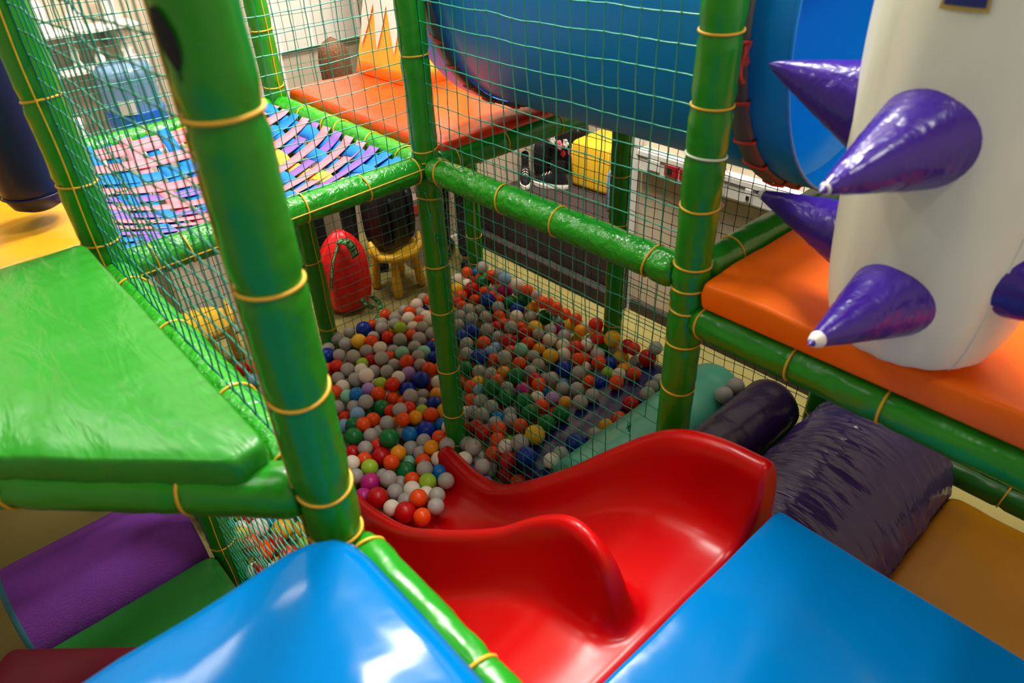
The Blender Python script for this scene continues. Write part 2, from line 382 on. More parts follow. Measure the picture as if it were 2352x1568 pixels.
beam((X3, 0, H - .11), (2.35, 0, H - .11), [.057, .262, .445, .7], 'shiny green padded beam along the front of the orange platform', 'green')
beam((X3, 0, H), (X3, YB, H), [.166, .409, .7], 'green padded beam at left edge of the orange platform')
beam((0, 0, H), (0, YB, H), [.109, .336, .6], 'green padded beam under the red orange mat edge')
beam((X5, YB, H), (0, YB, H), [.2, .5, .8], 'green padded beam behind the red orange mat')
beam((X5, 0, H - .1), (X5, YB, H - .1), [.2, .5, .8], 'green padded beam under the far edge of the red orange mat')
beam((0, YB, H), (X3, YB, H), [.2, .5, .8], 'green padded beam behind the blue tube')
beam((0, YF, H), (1.184, YF, H), [.15, .4, .68, .9], 'green padded beam along right edge of the green corner mat', 'green_w')
beam((1.184, YF, H + .035), (-.05, -2.26, H + .035), [.14, .32, .55, .8], 'green padded beam crossing diagonally in front of the green corner mat')
beam((1.184, -1.055, 1.305), (2.4, -1.055, 1.305), [.045, .3, .6], 'bright green padded beam between the left blue mat and red slide', r=.034)
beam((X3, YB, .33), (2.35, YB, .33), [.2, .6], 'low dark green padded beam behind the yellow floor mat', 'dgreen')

# ------------------------------------------------------------------ safety nets
def net(o, u, v, label, m='net', du=.052, dv=.052, th=.0016, sag=.012, knots=True, hole=None, skip=None, seed=0, group=None, jit=.004, nside=5):
    O, U, V = Vector(o), Vector(u), Vector(v); lu, lv = U.length, V.length; nu, nv = max(2, round(lu / du)), max(2, round(lv / dv))
    N = U.cross(V).normalized(); P = {}
    for i in range(nu + 1):
        for j in range(nv + 1):
            a, b = i / nu, j / nv; ed = math.sin(PI * a)**.5 * math.sin(PI * b)**.5 if 0 < a < 1 and 0 < b < 1 else 0
            q = Vector((i * .37 + seed * 5.1, j * .37, seed))
            p = O + U * a + V * b + N * sag * (noise.noise(q * .5) * 1.6) * ed + (U.normalized() * noise.noise(q + Vector((7, 0, 0))) + V.normalized() * (noise.noise(q + Vector((0, 9, 0))) - .6 * math.sin(PI * a))) * jit * 2 * (ed + .15)
            if hole and hole(p): continue
            if skip and skip(a, b): continue
            P[i, j] = p
    if hole or skip:                                 # keep only the connected net
        todo = set(P); best = set()
        while todo:
            st = [todo.pop()]; comp = set(st)
            while st:
                i, j = st.pop()
                for q in ((i + 1, j), (i - 1, j), (i, j + 1), (i, j - 1)):
                    if q in todo: todo.discard(q); comp.add(q); st.append(q)
            if len(comp) > len(best): best = comp
        P = {q: P[q] for q in best}
    mb = MB()
    def seg(a, b):
        d = b - a; k = 3
        off = N * random.uniform(-.001, .001) + d.orthogonal().normalized() * random.uniform(-.0014, .0014)
        mb.tube([a, a.lerp(b, .5) + off, b], th, nside, caps=False)
    for (i, j), p in P.items():
        if (i + 1, j) in P: seg(p, P[i + 1, j])
        if (i, j + 1) in P: seg(p, P[i, j + 1])
        if knots: mb.ball(p, th * 2.0, 5, 4)
    o = mb.build('safety_net', M[m]); tag(o, label, 'net', group)
    return o
TOP = 2.72
TC = Vector((0, .558, 2.005)); TR = .485
hole = lambda p: math.hypot(p.y - TC.y, p.z - TC.z) < TR + .03
net((0, YF + .05, H + .05), (0, -YF - .1, 0), (0, 0, TOP - H - .05), 'teal cord net rising from the beam between strap bed and corner mat', seed=1)
net((.05, 0, H + .045), (X3 - .1, 0, 0), (0, 0, TOP - H - .05), 'teal cord net hanging in front of the blue tube', du=.054, dv=.062, th=.0019, seed=2)
net((.05, .0, .03), (X3 - .1, 0, 0), (0, 0, H - .07), 'teal cord net over the balls, torn near the white tied post', du=.052, dv=.055, th=.0017, seed=3, skip=lambda a, b: a > .82 and .18 < b < .52 and (int(a * 40) + int(b * 30)) % 3 != 0 or (a > .9 and b > .2 and b < .6))
net((.05, YF, H + .05), (1.184 - .1, 0, 0), (0, 0, TOP - H - .05), 'blurred teal net along right edge of the green corner mat', 'net_s', seed=4, th=.0018)
net((.05, YF, .03), (1.184 - .1, 0, 0), (0, 0, H - .07), 'teal net below the green corner mat with balls behind it', seed=5)
net((X5, .05, .03), (0, YB - .1, 0), (0, 0, H - .17), 'green net between the ball pit and the red bag', 'net_m', du=.056, dv=.056, seed=6)
net((X5, YF + .05, .03), (0, -YF - .1, 0), (0, 0, H - .07), 'green net under the far edge of the strap bed', 'net_m', du=.056, dv=.056, seed=7)
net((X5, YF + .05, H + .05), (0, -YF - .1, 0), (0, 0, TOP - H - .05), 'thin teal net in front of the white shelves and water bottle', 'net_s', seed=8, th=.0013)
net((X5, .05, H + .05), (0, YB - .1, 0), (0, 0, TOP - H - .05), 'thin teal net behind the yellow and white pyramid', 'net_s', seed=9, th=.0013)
net((X5 + .05, YB, .03), (-X5 - .1, 0, 0), (0, 0, H - .07), 'backlit dark net between the ball pit and the carpeted podium', 'net_d', du=.056, dv=.056, seed=10, sag=.02)
net((.05, YB, .03), (X3 - .1, 0, 0), (0, 0, H - .07), 'backlit dark net in front of the white cable duct', 'net_d', seed=11)
net((X3 + .05, YB, .38), (1.1, 0, 0), (0, 0, H - .42), 'backlit dark net behind the white pillar and purple rollers', 'net_d', seed=12, knots=False)
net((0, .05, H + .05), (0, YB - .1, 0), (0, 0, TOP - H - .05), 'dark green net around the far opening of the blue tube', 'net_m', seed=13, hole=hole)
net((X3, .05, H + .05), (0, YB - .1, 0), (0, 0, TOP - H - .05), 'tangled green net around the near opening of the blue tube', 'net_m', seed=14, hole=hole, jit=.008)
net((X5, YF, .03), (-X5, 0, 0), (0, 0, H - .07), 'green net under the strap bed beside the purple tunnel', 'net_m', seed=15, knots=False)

# loose knotted ends of the torn net
kb = MB()
for (x, z) in ((.98, .80), (1.03, .62), (1.00, .45), (1.09, .38), (1.06, .72)):
    p = Vector((x, 0, z)); P = [p]
    for i in range(9): p = p + Vector((random.uniform(-.008, .008), random.uniform(-.006, .006), random.uniform(-.013, .004))); P.append(p)
    kb.tube(P, .0022, 5); kb.ball(P[3], .008, 8, 6); kb.ball(P[6], .006, 8, 6)
tag(kb.build('net_knots', M['net']), 'frayed knotted ends hanging in the hole of the torn net', 'cord')
kb = MB()
for (x, y, z, k) in ((.03, -.04, 1.33, 1), (.035, -.03, 1.24, 1), (.045, -.02, 1.15, 1)):
    P = [Vector((x, y, z))]
    for i in range(10): P.append(P[-1] + Vector((random.uniform(-.003, .006), -.0005, -.012 + random.uniform(-.004, .004))))
    kb.tube(P, .002, 5); kb.ball(P[1], .006, 8, 6)
tag(kb.build('cord_ends', M['net']), 'teal cord ends tied around the central post below the beam', 'cord')

# ------------------------------------------------------------------ mats
def edge_piping(mb, pts, r=.003): mb.tube(pts, r, 6)
def mat_thing(poly, z0, z1, m, label, name='vinyl_mat', **k):
    o = pad_poly(poly, z0, z1, name=name, m=M[m], **k); return tag(o, label, 'mat')
mat_thing(rect(-1.15, .02, .055, 1.02), 1.39, 1.468, 'orange_r', 'glossy red orange mat carrying the yellow and white pyramid', r=.022, bulge=.006, wr=.003, seed=2)
mat_thing(rect(1.205, 2.35, -.035, 1.04), 1.345, 1.42, 'orange', 'orange mat under the white inflatable pillar', r=.012, bulge=.006, wr=.006, seed=3, rc=.02)
mat_thing([(.05, -2.21), (1.115, -1.190), (1.105, -1.125), (.05, -1.125)], 1.462, 1.525, 'green_mat', 'green corner mat left of the thick green post', r=.016, bulge=.02, wr=.006, seed=4, rc=.03)
mat_thing(rect(1.235, 2.6, -2.9, -1.085), 1.325, 1.425, 'blue', 'left bright blue mat below the thick green post', r=.045, bulge=.02, wr=.008, seed=5, rc=.085)
mat_thing(rect(1.560, 2.75, -1.04, -.125), .855, .955, 'blue', 'right bright blue mat at the top of the red slide', r=.012, bulge=.004, wr=.004, seed=6, rc=.015)
mat_thing(rect(-1.9, -.14, -2.9, -1.06), 1.35, 1.445, 'yellow', 'yellow platform mat beneath the navy hanging bag', r=.022, bulge=.006, wr=.005, seed=7)
mat_thing(rect(1.72, 2.7, .06, 1.03), .17, .28, 'yellow', 'yellow floor mat beside the large dark purple roller', r=.03, bulge=.008, wr=.008, seed=8)
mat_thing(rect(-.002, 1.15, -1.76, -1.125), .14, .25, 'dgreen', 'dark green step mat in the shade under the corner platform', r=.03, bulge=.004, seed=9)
mat_thing([(.32, -1.70), (.92, -2.25), (1.4, -1.75), (.80, -1.17)], .55, .65, 'maroon', 'maroon mat in the dark bottom left corner', r=.02, bulge=.004, seed=10)
# frames that carry the mats
def deck(name, lo, hi, label, m='dgreen', cat='deck'):
    o = mods(MB().box(lo, hi).build(name, M[m], None, False), bev=.006); return tag(o, label, cat)
deck('deck_board', (1.58, -1.02, 0), (2.7, -.15, .853), 'dark green boxed deck carrying the right blue mat')
deck('deck_board', (-1.88, -2.85, 1.30), (-.16, -1.09, 1.348), 'dark board under the yellow platform mat', 'dark')
deck('deck_board', (1.27, -2.85, 1.28), (2.58, -1.12, 1.323), 'dark board under the left blue mat', 'dark')
deck('deck_board', (1.74, .08, 0), (2.68, 1.01, .168), 'green padded step carrying the yellow floor mat')
deck('deck_board', (.01, -1.74, 0), (1.13, -1.15, .138), 'dark green base of the step mat by the purple tunnel')
mods(tag(MB().box((1.20, .10, 1.28), (2.33, 1.02, 1.343)).build('deck_board', M['dark'], None, False), 'dark board under the orange platform mat', 'deck'), bev=.006)
mods(tag(MB().box((-1.09, .06, 1.345), (-.06, 1.03, 1.388)).build('deck_board', M['dark'], None, False), 'dark board under the red orange mat', 'deck'), bev=.006)

# ------------------------------------------------------------------ red double slide
FX = [.02, .12, .3, .5, .7, .9, 1.1, 1.25, 1.40, 1.50]; FZ = [.03, .035, .055, .115, .235, .42, .625, .755, .815, .83]
RX = [.10, .18, .27, .42, .59, .82, 1.01, 1.165, 1.25, 1.37, 1.50]; RZ = [.16, .145, .135, .175, .32, .555, .775, .945, 1.01, 1.055, 1.07]
DX = [.06, .17, .43, .67, .87, 1.02, 1.14, 1.25, 1.315, 1.40, 1.44, 1.465]; DZ = [.19, .20, .305, .485, .655, .795, .93, 1.03, 1.05, 1.005, .92, .826]
YO, YD, YI = -.12, -.575, -1.02
def half(y0, s, h, w=1.0):                       # wall profile from rim centre (y0) into the lane, s = direction
    return [(y0 + s * .0, 1.0), (y0 + s * .018, .985), (y0 + s * .032, .90), (y0 + s * .040, .76), (y0 + s * .050, .52), (y0 + s * .068, .25), (y0 + s * .098, .07), (y0 + s * .135, .012)]
rows = []
XS = [.07 + (1.50 - .07) * i / 60 for i in range(61)]
for x in XS:
    zf = sinterp(x, FX, FZ); zr = max(zf + .005, sinterp(x, RX, RZ)); zd = max(zf + .001, sinterp(x, DX, DZ)) if x < 1.465 else zf + .001
    hr = zr - zf; hd = zd - zf; row = []
    row += [(YO + .042, -.05), (YO + .041, .3), (YO + .038, .7), (YO + .032, .92), (YO + .015, 1.0)]
    row = [(y, zf + a * hr) for y, a in row]
    row += [(y, zf + a * hr) for y, a in half(YO, -1, hr)]
    row += [(YO - .19, zf), (YO - .24, zf), (YD + .19, zf)]
    row += [(y, zf + a * hd) for y, a in half(YD, .78, hd)[::-1]]
    row += [(y, zf + a * hd) for y, a in half(YD, -.78, hd)[1:]]
    row += [(YD - .19, zf), (YD - .24, zf), (YI + .19, zf)]
    row += [(y, zf + a * hr) for y, a in half(YI, 1, hr)[::-1]]
    row += [(YI - .012, zf + .97 * hr), (YI - .016, zf + .6 * hr), (YI - .018, zf - .05 * hr)]
    rows.append([(x, y, z) for y, z in row])
zt = sinterp(1.5, FX, FZ)
for dx, dz, q in ((.014, -.002, 0), (.026, -.012, .05), (.031, -.02, .35), (.032, -.03, .8), (.032, -.06, 1)):           # rolled top lip and closed wall end
    rows.append([(1.50 + dx, y, lerp(z, zt, q) + dz) for (_, y, z) in rows[60]])
first = [(rows[0][j][0] - .012, y, z - .02) for j, (_, y, z) in enumerate(rows[0])]
rows.insert(0, first)
sl = MB().grid(rows).build('slide', M['red'])
mods(sl, sub=1, solid=.022, off=-1)
tag(sl, 'red plastic double slide with a curved middle ridge running into the balls', 'slide')

# ------------------------------------------------------------------ blue crawl tube
t = empty('crawl_tube', (.58, TC.y, TC.z - TR), 'large blue plastic crawl tube behind the net between two platforms', 'tube')
def band(x0, x1, r0, r1, n=72, k=3):
    return [[(lerp(x0, x1, i / k), TC.y + lerp(r0, r1, i / k) * math.sin(2 * PI * j / n), TC.z - lerp(r0, r1, i / k) * math.cos(2 * PI * j / n)) for j in range(n)] for i in range(k + 1)]
o = MB().grid(band(-.006, 1.156, TR, TR, k=10), 0, True).build('tube_wall', M['tube'], t); mods(o, solid=.008, off=-1)
for x0, x1 in ((-.005, -.13), (1.155, 1.275)):
    o = MB().grid(band(x0, x1, TR + .002, TR + .004, k=6), 0, True).build('rim', M['tube'], t); mods(o, solid=.007, off=-1, bev=.002)
    rm = MB(); rm.tube([(x1, TC.y + (TR + .001) * math.sin(2 * PI * j / 72), TC.z - (TR + .001) * math.cos(2 * PI * j / 72)) for j in range(72)], .005, 8, closed=True); rm.build('rim_bead', M['tube'], o)
for x in (-.005, 1.155):
    rows = [[(x + dx, TC.y + r * math.sin(2 * PI * j / 72), TC.z - r * math.cos(2 * PI * j / 72)) for j in range(72)] for dx, r in ((-.024, TR + .004), (-.022, TR + .017), (.022, TR + .017), (.024, TR + .004))]
    c = MB().grid(rows, 0, True).build('collar', M['grey'], t)
    lm = MB(); lace = []
    for i in range(26):
        a = 2 * PI * (i + random.uniform(-.15, .15)) / 26; sk = random.uniform(-.03, .05)
        P = [(x + dx, TC.y + (TR + rr) * math.sin(a + sk * dx * 20), TC.z - (TR + rr) * math.cos(a + sk * dx * 20)) for dx, rr in ((-.029, .0095), (-.026, .018), (0, .022), (.026, .018), (.029, .0095))]
        lace += P
    lm.tube(lace, .0042, 6)
    lm.build('lacing', M['lace'], c)
# red lace knot and torn cords beside the tube
kb = MB(); c0 = Vector((1.165, .075, 1.95))
for i in range(4):
    P = [c0 + Vector((random.uniform(-.012, .012), random.uniform(-.012, .012), .03 - i * .006))]
    for q in range(8): P.append(P[-1] + Vector((random.uniform(-.008, .008), random.uniform(-.01, .008), -.012)))
    kb.tube(P, .006, 6)
kb.ball(c0 + Vector((0, 0, -.03)), .017, 10, 8)
kb.tube([c0 + Vector((0, 0, -.02)), c0 + Vector((.012, .022, -.012)), c0 + Vector((.02, .045, -.005))], .0035, 6)
tag(kb.build('lace_knot', M['lace']), 'knotted red lace tied beside the near opening of the blue tube', 'cord')
kb = MB()
for i in range(7):
    P = [Vector((1.16, .06 + random.uniform(0, .02), 1.80))]
    for q in range(14): P.append(P[-1] + Vector((random.uniform(-.012, .008), random.uniform(-.014, .018), -.016 + random.uniform(-.012, .012))))
    kb.tube(P, .0012, 4)
tag(kb.build('frayed_twine', M['white_cord']), 'frayed white twine hanging beside the white tied post', 'cord')

# ------------------------------------------------------------------ white inflatable pillar with purple spikes
PX, PY = 1.66, .06
def pillar_r(z):
    return sinterp(z, [1.428, 1.434, 1.45, 1.47, 1.51, 1.575, 1.73, 1.87, 2.08, 2.4, 2.8, 2.95], [.09, .120, .148, .160, .172, .183, .196, .206, .214, .215, .205, .14])
t = empty('inflatable_tower', (PX, PY, 1.425), 'tall cream white inflatable pillar with purple cone spikes on orange mat', 'inflatable')
rows = []
for i in range(91):
    z = 1.428 + (2.95 - 1.428) * (i / 90) ** 1.35; r0 = pillar_r(z); row = []
    for j in range(72):
        a = 2 * PI * j / 72
        rr = r0 + .0035 * noise.noise(Vector((math.cos(a) * 5, math.sin(a) * 5, z * 4))) + .0018 * math.sin(a * 19 + 2 * noise.noise(Vector((z * 6, 0, a)))) * max(0, 1 - (z - 1.43) * 5) - .004 * math.exp(-((a - 5.62) / .045)**2)
        row.append((PX + rr * math.cos(a), PY + rr * math.sin(a), z))
    rows.append(row)
o = MB().grid(rows, 0, True); o.face([j for j in range(72)][::-1]); o.build('body', M['cream'], t)
sm = MB(); sm.tube([(PX + (pillar_r(z) - .001) * math.cos(5.62), PY + (pillar_r(z) - .001) * math.sin(5.62), z) for z in [1.45 + i * .02 for i in range(60)]], .0022, 6); sm.build('seam', M['cream'], t)
def spike(base, tip, r, worn):
    B, T = Vector(base), Vector(tip); d = T - B; L = d.length; d.normalize(); u = d.orthogonal().normalized(); v = d.cross(u)
    N = 22; n = 36
    def prof(s): return r * ((1 - s) ** .93) + .004 * min(1, (1 - s) * 12)
    def pt(s, j, k=0):
        a = 2 * PI * j / n; rr = prof(s) + k
        if s > .25: rr *= 1 + .035 * noise.noise(Vector((math.cos(a) * 2, math.sin(a) * 2 + r * 99, s * 13)))
        return B + d * L * s + (u * math.cos(a) + v * math.sin(a)) * rr
    split = worn if worn else .9
    o = MB().grid([[pt(s, j) for j in range(n)] for s in [-.12] + [i / N for i in range(N + 1)]], 0, True); o.face([len(o.v) - n + j for j in range(n)])
    o = o.build('spike', M['purple'], t)
    if worn:
        q = MB().grid([[pt(lerp(split, .955, i / 5), j, .0012 if 0 < i < 5 else -.001) for j in range(n)] for i in range(6)], 0, True).build('worn_tip', M['wear'], o); q['label'] = 'white worn tip of a purple spike'
    return o
spike((1.482, .02, 1.895), (1.280, -.02, 1.949), .080, False)
spike((1.638, -.140, 1.903), (1.603, -.39, 1.880), .080, .935)
spike((1.485, .085, 1.60), (1.228, .11, 1.622), .070, .89)
spike((1.656, -.120, 1.598), (1.633, -.37, 1.606), .072, .86)
spike((1.828, .01, 1.66), (2.07, -.055, 1.66), .075, .88)
b = MB(); a0 = -1.62
def on_p(a, z, e): r = pillar_r(z) + e; return (PX + r * math.cos(a), PY + r * math.sin(a), z)
g = MB().grid([[on_p(a0 + k * .05 * w, z, .003) for k in range(-4, 5)] for z, w in ((2.100, .8), (2.13, .75), (2.17, .65), (2.21, .55))]).build('badge', M['gold'], t)
q = MB().grid([[on_p(a0 + k * .042 * w, z, .0045) for k in range(-4, 5)] for z, w in ((2.107, .8), (2.13, .75), (2.17, .65), (2.21, .55))]).build('badge_face', M['badge'], g)

# ------------------------------------------------------------------ roller logs under the platform
def roller(x, z, r, y0, y1, m, label, sq=1):
    rows = []; n = 48
    prof = [(0, 0), (r * .6, .0), (r * .9, .002), (r * .97, .012), (r, .03)]
    n = 96 if r > .2 else 48
    st = [(q, y0 + dy) for q, dy in prof] + [(r, lerp(y0 + .03, y1 - .03, i / 90)) for i in range(1, 90)] + [(q, y1 - dy) for q, dy in prof[::-1]]
    for q, y in st:
        row = []
        for j in range(n):
            a = 2 * PI * j / n; k = q
            if q > r * .9:
                k += .0035 * noise.noise(Vector((math.cos(a) * 1.5, math.sin(a) * 1.5, y * 16 + x * 9))) * (r / .15)
                if r > .2:
                    w_ = noise.noise(Vector((math.cos(a) * 1.1 + 3, math.sin(a) * 1.1, y * 30 + 2.5 * math.sin(a))))
                    k += .012 * max(0, 1 - abs(w_) * 5) * (.5 + noise.noise(Vector((math.cos(a) * 2, math.sin(a) * 2, y * 5))))
            row.append((x + k * math.cos(a), y, z + k * math.sin(a) * sq))
        rows.append(row)
    o = MB().grid(rows, 0, True).build('padded_roller', M[m], None, True, True); return tag(o, label, 'roller')
roller(1.446, .292, .28, .08, 1.03, 'dpurple', 'large wrinkled dark purple roller beside the right blue mat')
roller(.985, .28, .128, .08, 1.03, 'dpurple2', 'slim dark purple roller between teal roller and large roller')
roller(.70, .168, .165, .08, 1.05, 'teal', 'teal roller at the edge of the ball pit')
roller(.37, .078, .155, .07, 1.05, 'navy', 'low navy blue roller half covered by the coloured balls', .075 / .155)
mods(tag(MB().box((.90, .10, .0), (1.075, 1.01, .15)).box((1.076, .10, 0), (1.14, 1.01, .235)).build('floor_rail', M['dgreen'], None, False), 'dark green padded step rail between the purple rollers', 'rail'), bev=.012)

# ------------------------------------------------------------------ yellow and white pyramid
t = empty('soft_pyramid', (-.90, .58, 1.476), 'yellow soft play pyramid with a white zigzag snow cap', 'play block')
z0, z1 = 1.476, 2.20; cx, cy = -.90, .585; hx, hy = .235, .165; tp = .045
def lev(s, e=0): return hx * (1 - s) + tp * s + e, hy * (1 - s) + tp * s + e
rows = []
for i in range(13):
    s = i / 12; a, b_ = lev(s); row = []
    for x, y in ((-1, -1), (1, -1), (1, 1), (-1, 1)):
        row += [(cx + x * a, cy + y * b_, lerp(z0, z1, s))]
    c = []
    for k in range(4):
        p, q = Vector(row[k]), Vector(row[(k + 1) % 4])
        for m_ in range(8):
            f = m_ / 8; pp = p.lerp(q, f); n_ = Vector((pp.x - cx, pp.y - cy, 0)).normalized(); c.append(pp + n_ * .006 * math.sin(PI * f) * 1.0)
    rows.append(c)
o = MB().grid(rows, 0, True); o.face(list(range(32))[::-1]); o.face([12 * 32 + j for j in range(32)])
o = o.build('body', M['yellow_c'], t)
cm = MB()
zig = {0: (.62, .42), 1: (.5, .55)}
for k, (sx, sy, ex, ey) in enumerate(((-1, -1, 1, -1), (1, -1, 1, 1), (1, 1, -1, 1), (-1, 1, -1, -1))):
    nP = 24; lo = []; hi = []
    for i in range(nP + 1):
        f = i / nP; ph = (f * 3 + .1) % 1; tooth = abs(ph - .35) / .65 if ph > .35 else (.35 - ph) / .35
        s0 = .17 + .27 * tooth
        def at(s):
            a, b_ = lev(s, .004); return (cx + lerp(sx, ex, f) * a, cy + lerp(sy, ey, f) * b_, lerp(z0, z1, s))
        lo.append(at(s0)); hi.append(at(1.0))
    mid = [tuple(lerp(a, b_, .5) for a, b_ in zip(p, q)) for p, q in zip(lo, hi)]
    nr = Vector(((sx + ex), (sy + ey), 0)).normalized() * .006
    cm.grid([[tuple(Vector(p) + nr * math.sin(PI * i / nP)) for i, p in enumerate(r_)] for r_ in (lo, mid, hi)])
mods(cm.build('snow_cap', M['white_c'], t, False), solid=.003, off=0)

# ------------------------------------------------------------------ woven strap bed
t = empty('strap_bed', (-.58, -.54, H), 'bed of woven pink, blue and lilac straps between the green beams', 'strap bed')
ax0, ax1, by0, by1 = X5 + .045, -.045, YF + .045, -.045
def sag(u, v): return -.15 * (math.sin(PI * u) ** .7) * (math.sin(PI * v) ** .7) + .02
def strap(horizontal, k, n, m, wdt):
    rows = []; S = 44; skew = random.uniform(-.008, .008)
    for i in range(S + 1):
        f = i / S; c = (k + .5) / n
        if horizontal: ov = -.004 if (int(f * 12) + 2 * k) % 4 else .007
        else: ov = .003
        row = []
        for e in (-1, 0, 1):
            if horizontal: x = lerp(ax0, ax1, f); y = lerp(by0, by1, c) + e * wdt / 2 + skew * math.sin(3 * f)
            else: y = lerp(by0, by1, f); x = lerp(ax0, ax1, c) + e * wdt / 2 + skew * math.sin(3 * f)
            u = (x - ax0) / (ax1 - ax0); v = (y - by0) / (by1 - by0)
            z = H + sag(min(1, max(0, u)), min(1, max(0, v))) + ov + e * .002
            row.append((x, y, z))
        rows.append(row)
    o = MB().grid(rows).build('strap', m, t); mods(o, solid=.0016, off=0); return o
NX = 14
PAT = ['s_pink', 's_pink', 's_blue', 's_pink', 's_purple', 's_pink', 's_purple', 's_pink', 's_pink', 's_purple', 's_blue', 's_blue']
for k in range(12): strap(False, k, 12, M[PAT[k]], .064)
PAT2 = ['s_blue', 's_purple', 's_blue', 's_blue', 's_pink', 's_blue', 's_blue', 's_yellow', 's_blue', 's_blue', 's_yellow', 's_blue', 's_blue', 's_blue', 's_blue', 's_pink', 's_blue']
for k in range(13): strap(True, k, 13, M[PAT2[k]], .050)

# ------------------------------------------------------------------ hanging bags on the left
def bag(x, y, z0, r, m, label):
    prof = [(0, 0), (r * .5, .004), (r * .8, .018), (r * .96, .05), (r, .10)] + [(r + .002 * math.sin(i), .10 + i * .1) for i in range(1, 13)] + [(r * .8, 1.33), (0, 1.35)]
    t = empty('punch_bag', (x, y, z0), label, 'bag')
    MB().lathe(prof, 40, (x, y, z0)).build('cover', m, t)
    MB().tube([(x, y, z0 + 1.33), (x, y, CEIL)], .006, 8).build('hanging_rope', M['grey'], t)
    ring_ = MB(); ring_.tube([(x + (r + .001) * math.cos(2 * PI * i / 40), y + (r + .001) * math.sin(2 * PI * i / 40), z0 + .055) for i in range(40)], .003, 6, closed=True); ring_.build('seam', m, t)
bag(-.40, -1.135, 1.487, .088, M['navy_bag'], 'navy blue hanging bag over the yellow platform mat')
bag(-.98, -1.15, 1.487, .08, M['dgreen'], 'dark green hanging bag at the left picture edge behind the navy one')

# ------------------------------------------------------------------ purple barrel tunnel in the lower left
t = empty('barrel_tunnel', (-.25, -1.45, 0), 'purple ribbed foam barrel tunnel with teal rim on the floor', 'tunnel')
def cyl(r, y0, y1, k=20, n=56): return [[(-.215 + r * math.cos(2 * PI * j / n), lerp(y0, y1, i / k), .20 + r * math.sin(2 * PI * j / n)) for j in range(n)] for i in range(k + 1)]
o = MB().grid(cyl(.197, -1.72, -1.14), 0, True).build('foam_cover', M['foam'], t)
MB().grid(cyl(.17, -1.715, -1.15)[::-1], 0, True).build('lining', M['olive'], t)
MB().grid([cyl(q, y, y + .001, 1)[0] for q, y in ((.197, -1.71), (.199, -1.722), (.184, -1.73), (.17, -1.722), (.169, -1.71))], 0, True).build('rim', M['teal_rim'], t)

# ------------------------------------------------------------------ background furniture on the left wall
WX = -2.38
for z, y1, lab in ((1.675, -.20, 'upper white wall shelf carrying white plaster figurines'), (1.495, -.21, 'lower white wall shelf carrying white plaster figurines')):
    t = empty('wall_shelf', (WX + .1, -.8, z), lab, 'shelf')
    mods(MB().box((WX, -1.7, z - .02), (WX + .2, y1, z)).build('board', M['white'], t, False), bev=.004)
    for y in (-1.5, -.9, -.35): MB().box((WX, y - .01, z - .10), (WX + .12, y + .01, z - .02)).build('bracket', M['metal'], t, False)
mods(tag(MB().box((WX, -1.72, 1.9), (WX + .02, -.15, 1.92)).build('wall_rail', M['white'], None, False), 'thin white rail on the wall over the shelves', 'rail'), bev=.002)
def figurine(x, y, z, h, k):
    t = empty('figurine', (x, y, z), '', 'figurine', 'white plaster figurines on the wall shelves')
    if k == 0: pr = [(.034, 0), (.036, .02), (.022, .05), (.030, .09), (.026, .13), (.012, .155)]
    elif k == 1: pr = [(.040, 0), (.040, .015), (.030, .03), (.036, .08), (.020, .12), (.014, .15)]
    else: pr = [(.030, 0), (.044, .03), (.046, .06), (.030, .09), (.016, .10)]
    s = h / .2
    MB().lathe([(r * s, q * s) for r, q in pr] + [(0, pr[-1][1] * s)], 18, (x, y, z)).build('body', M['plaster'], t)
    zc = z + pr[-1][1] * s + .018 * s
    MB().ball((x, y, zc), .026 * s, 14, 10).build('head', M['plaster'], t)
    e = MB()
    for q in (-1, 1): e.ball((x, y + q * .02 * s, zc + .022 * s), .011 * s, 8, 6) if k != 1 else e.ball((x + .01, y + q * .03 * s, z + .07 * s), .014 * s, 8, 6)
    e.build('ears' if k != 1 else 'arms', M['plaster'], t)
    return t
fl = [('tall white figurine at the right end of the upper shelf', -.30, 1.675, .22, 0), ('round white figurine on the upper shelf left of the tall one', -.47, 1.675, .18, 1), ('white plaster figurine third from right on the upper shelf', -.62, 1.675, .20, 0), ('squat white figurine fourth from right on the upper shelf', -.77, 1.675, .16, 2),
      ('pointed white figurine at the right end of the lower shelf', -.28, 1.495, .15, 1), ('squat white plaster figurine second on the lower shelf', -.42, 1.495, .11, 2), ('white eared figurine third from right on the lower shelf', -.53, 1.495, .14, 0), ('small white figurine fourth from right on the lower shelf', -.66, 1.495, .12, 2), ('white figurine fifth from right on the lower shelf', -.79, 1.495, .14, 1)]
for lab, y, z, h, k in fl:
    t = figurine(WX + .11, y, z, h, k); t['label'] = lab; del t['group']

